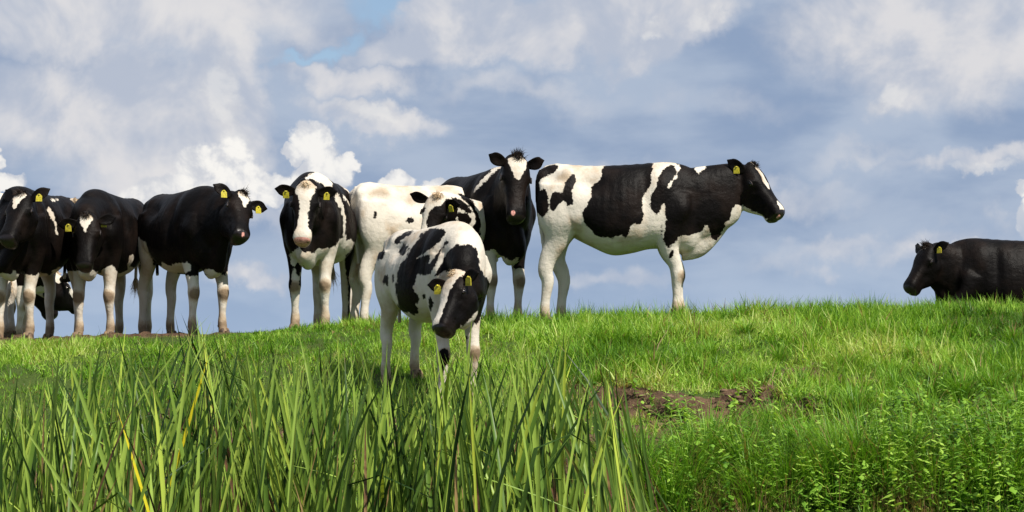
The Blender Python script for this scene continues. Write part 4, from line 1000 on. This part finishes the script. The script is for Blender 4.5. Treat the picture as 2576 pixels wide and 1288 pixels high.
# --- cow with the broad white face and pink nose
make_cow('cow facing the camera with a broad white face and a pink nose', 806, 17.7, -95, .975, (770, 464), (764, 606), 16.75, -1, 'black',
  white=[T3(p) for p in [[(310,160),(330,130),(400,92),(450,95),(530,215),(485,240),(430,180),(365,165)], [(525,245),(560,270),(605,380),(605,560),(590,660),(560,620),(592,560),(590,440),(560,340),(520,290)],
    [(550,150),(620,165),(670,260),(640,240)], [(585,250),(635,320),(625,332),(590,275)],
    [(200,700),(240,660),(275,655),(268,618),(300,630),(320,665),(380,685),(400,655),(450,640),(490,655),(540,610),(585,560),(605,640),(605,780),(640,950),(620,1280),(180,1280),(235,800)], [(590,610),(640,580),(670,610),(650,665),(600,705)]]],
  black=[T3(p) for p in [[(250,765),(272,755),(298,800),(278,850),(252,835)], [(275,865),(310,838),(345,880),(350,945),(280,938)], [(298,768),(316,768),(316,795),(300,795)]]],
  blaze=[(-.06, .10), (.04, .085), (.10, .07), (.17, .05), (.27, .040), (.36, .042), (.42, .060), (.47, .09), (.56, .12)], nose='pink', ears=((-.25, .8, -.35), (-.1, 1, .05)), tags=(1, 1), tuft='cream', tuft_len=.022)

# --- the black bellied cow standing behind
make_cow('dark cow standing half hidden behind the white-rumped cow, white belly and hind legs showing', 1022, 19.9, 0, .98, (1262, 470), (1300, 585), 19.6, -1, 'black',
  white=[T3(p) for p in [[(665,890),(700,840),(760,850),(860,900),(860,1060),(560,1040),(570,975),(640,985),(680,960)]]], sock=(.60, .66), blaze=STAR, tags=(0, 0), voxel=.02)

# --- the white cow looking back
make_cow('mostly white cow seen from behind, its head turned back over its flank', 1050, 18.2, 24, .94, (1102, 492), (1064, 622), 17.45, -1, 'white',
  black=[T3(p) for p in [[(825,378),(848,368),(848,430),(825,446)]]] + [T4(p) for p in [[(330,240),(375,220),(372,265),(335,262)], [(560,125),(610,130),(680,190),(684,217),(640,207),(590,165)],
    [(598,212),(640,203),(677,235),(672,268),(625,272),(600,242)], [(600,105),(640,92),(690,150),(702,200),(722,230),(730,300),(705,370),(648,335),(652,305),(697,272),(702,230),(680,180),(640,145)], [(158,572),(182,570),(182,640),(152,665)]]],
  head_black=[T4(p) for p in [[(440,215),(470,185),(520,172),(545,130),(590,150),(600,200),(600,320),(440,330)], [(395,180),(425,170),(440,200),(405,215)]]], blaze=[(-.06, .3), (.6, .3)], nose='pink', ears=((.05, .8, .45), (-.1, .9, .1)), tags=(1, 0),
  tuft='cream', tuft_len=.045, neck_b1=(.52, -.16, 1.00), neck_mid=(.38, -.50, 1.01), neck_w=1.15, knee_stain=.5, smooth=14, front=[(.38, 1.395, .62, .27), (.50, 1.36, .60, .235), (.60, 1.26, .62, .18), (.66, 1.12, .70, .10)])

# --- cow with the white forehead, looking at the camera
make_cow('tall black cow looking at the camera, white patch on its forehead and no ear tags', 1208, 18.5, -64, 1.03, (1302, 396), (1303, 550), 17.5, -1, 'black', sock=(.50, .6), hd=1.06,
  white=[T5(p) for p in [[(240,340),(262,280),(325,215),(400,145),(445,130),(440,160),(380,195),(330,245),(290,285)], [(270,715),(340,715),(385,700),(410,742),(450,750),(490,778),(535,748),(545,770),(500,822),(480,870),(400,870),(420,1260),(250,1260)],
    [(505,828),(545,862),(610,828),(650,1260),(500,1260)]]],
  blaze=[(-.005, .0), (.015, .072), (.07, .076), (.13, .052), (.19, .022), (.235, -.03)], nose='black', nose_pink=(.49, -.035, -.02), earlen=.85, ears=((-.42, .95, .05), (-.42, .95, .05)), tags=(0, 0), tuft='black', tuft_len=.055, tuft_dir=(.6, -.4))

# --- the calf on the slope
make_cow('spotted young heifer on the slope in front of the herd, head lowered behind the reeds', 1083, 13.95, -62, .845, (1143, 690), (1094, 822), 13.2, -1, 'white', roll=22, fat=.95, switch=False,
  black=[T4(p) for p in [[(168,362),(187,348),(180,378)], [(160,395),(190,372),(210,380),(208,430),(195,455),(160,455)], [(205,560),(225,540),(238,550),(235,600),(215,608)], [(255,545),(266,545),(262,590)],
    [(260,350),(280,325),(330,300),(385,295),(355,325),(310,340),(300,370),(270,375)], [(320,360),(335,385),(352,380),(350,400),(310,450),(290,425),(300,400)],
    [(395,345),(420,315),(480,290),(545,310),(530,350),(480,400),(400,445),(385,460),(420,450),(465,430),(460,470),(440,490),(470,480),(520,400),(557,365),(530,400),(490,500),(450,550),(400,540),(385,580),(370,620),(395,650),(410,680),(395,700),(370,690),(405,735),(400,765),(350,745),(300,745),(280,680),(275,580),(295,500),(350,420)],
    [(445,655),(475,650),(478,730),(460,735)], [(420,650),(433,650),(430,675)], [(480,560),(500,530),(540,440),(590,395),(640,385),(690,400),(715,450),(718,520),(740,550),(775,570),(808,620),(800,680),(770,740),(720,780),(700,820),(660,700),(560,520)],
    [(505,945),(545,925),(565,990),(575,1040),(545,1010),(520,1110),(505,1000)], [(620,845),(640,850),(630,862)], [(650,870),(668,878),(655,888)]]],
  blaze=[(-.06, .10, .14), (.03, .095, .14), (.10, .070, .13), (.20, .045, .11), (.30, .030, .09), (.40, .030, .08), (.46, .035, .07), (.50, .02, .05)], head_white=[T4([(610,840),(600,825),(640,800),(665,770),(700,730),(720,760),(700,840)])], nose='black', ears=((-.0, 1, .05), (-.0, 1, .45)), tags=(1, 1),
  tuft='cream', tuft_len=.028, name='heifer', cat='heifer', voxel=.0105, hd=1.0)

# --- the lying cow at the right edge
make_cow('black cow lying on the crest behind the grass at the right edge', 2560, 20.6, 180, 1.0, (2332, 618), (2266, 722), 20.4, -1, 'black', blaze=None, nose='black', ears=((-.5, .8, .0), (-.5, .8, .0)), tags=(1, 0), lying=True, hoofs=False, tuft_len=.06, voxel=.016)

# --- cattle behind the left group
make_cow('white cow behind the far left cow, cut off by the left edge of the picture', -142, 18.3, 182, .98, (-420, 500), (-470, 600), 18.3, -1, 'white', blaze=[(-.06, .3), (.6, .3)], nose='pink', tags=(0, 0), voxel=.02)
make_cow('cow behind the left group with a pale poll showing between two black cows', -62, 20.2, 4, .93, (188, 507), (196, 624), 19.5, -1, 'black', sock=(.6, .6), blaze=[(-.06, .1), (.05, .05), (.12, .0), (.5, .1)], nose='pink', tags=(0, 0), voxel=.02, tuft='cream')
make_cow('cow lowering its pink-nosed head behind the left group legs', -95, 21.2, 8, .95, (136, 690), (190, 757), 20.9, 1, 'black', sock=(.6, .6), blaze=[(-.06, .10), (.5, .12)], head_white=[T1([(455,710),(492,700),(535,800),(575,890),(585,955),(520,960),(480,935),(522,890),(500,830),(480,760)])], nose='pink', tags=(0, 0), voxel=.02, neck_deep=.6, tuft='cream')
make_cow('cow holding its black muzzle lowest between the legs of the left group', -120, 22.3, 6, .98, (112, 690), (138, 800), 21.9, 1, 'black', sock=(.6, .6), blaze=None, nose='black', tags=(0, 0), voxel=.02)
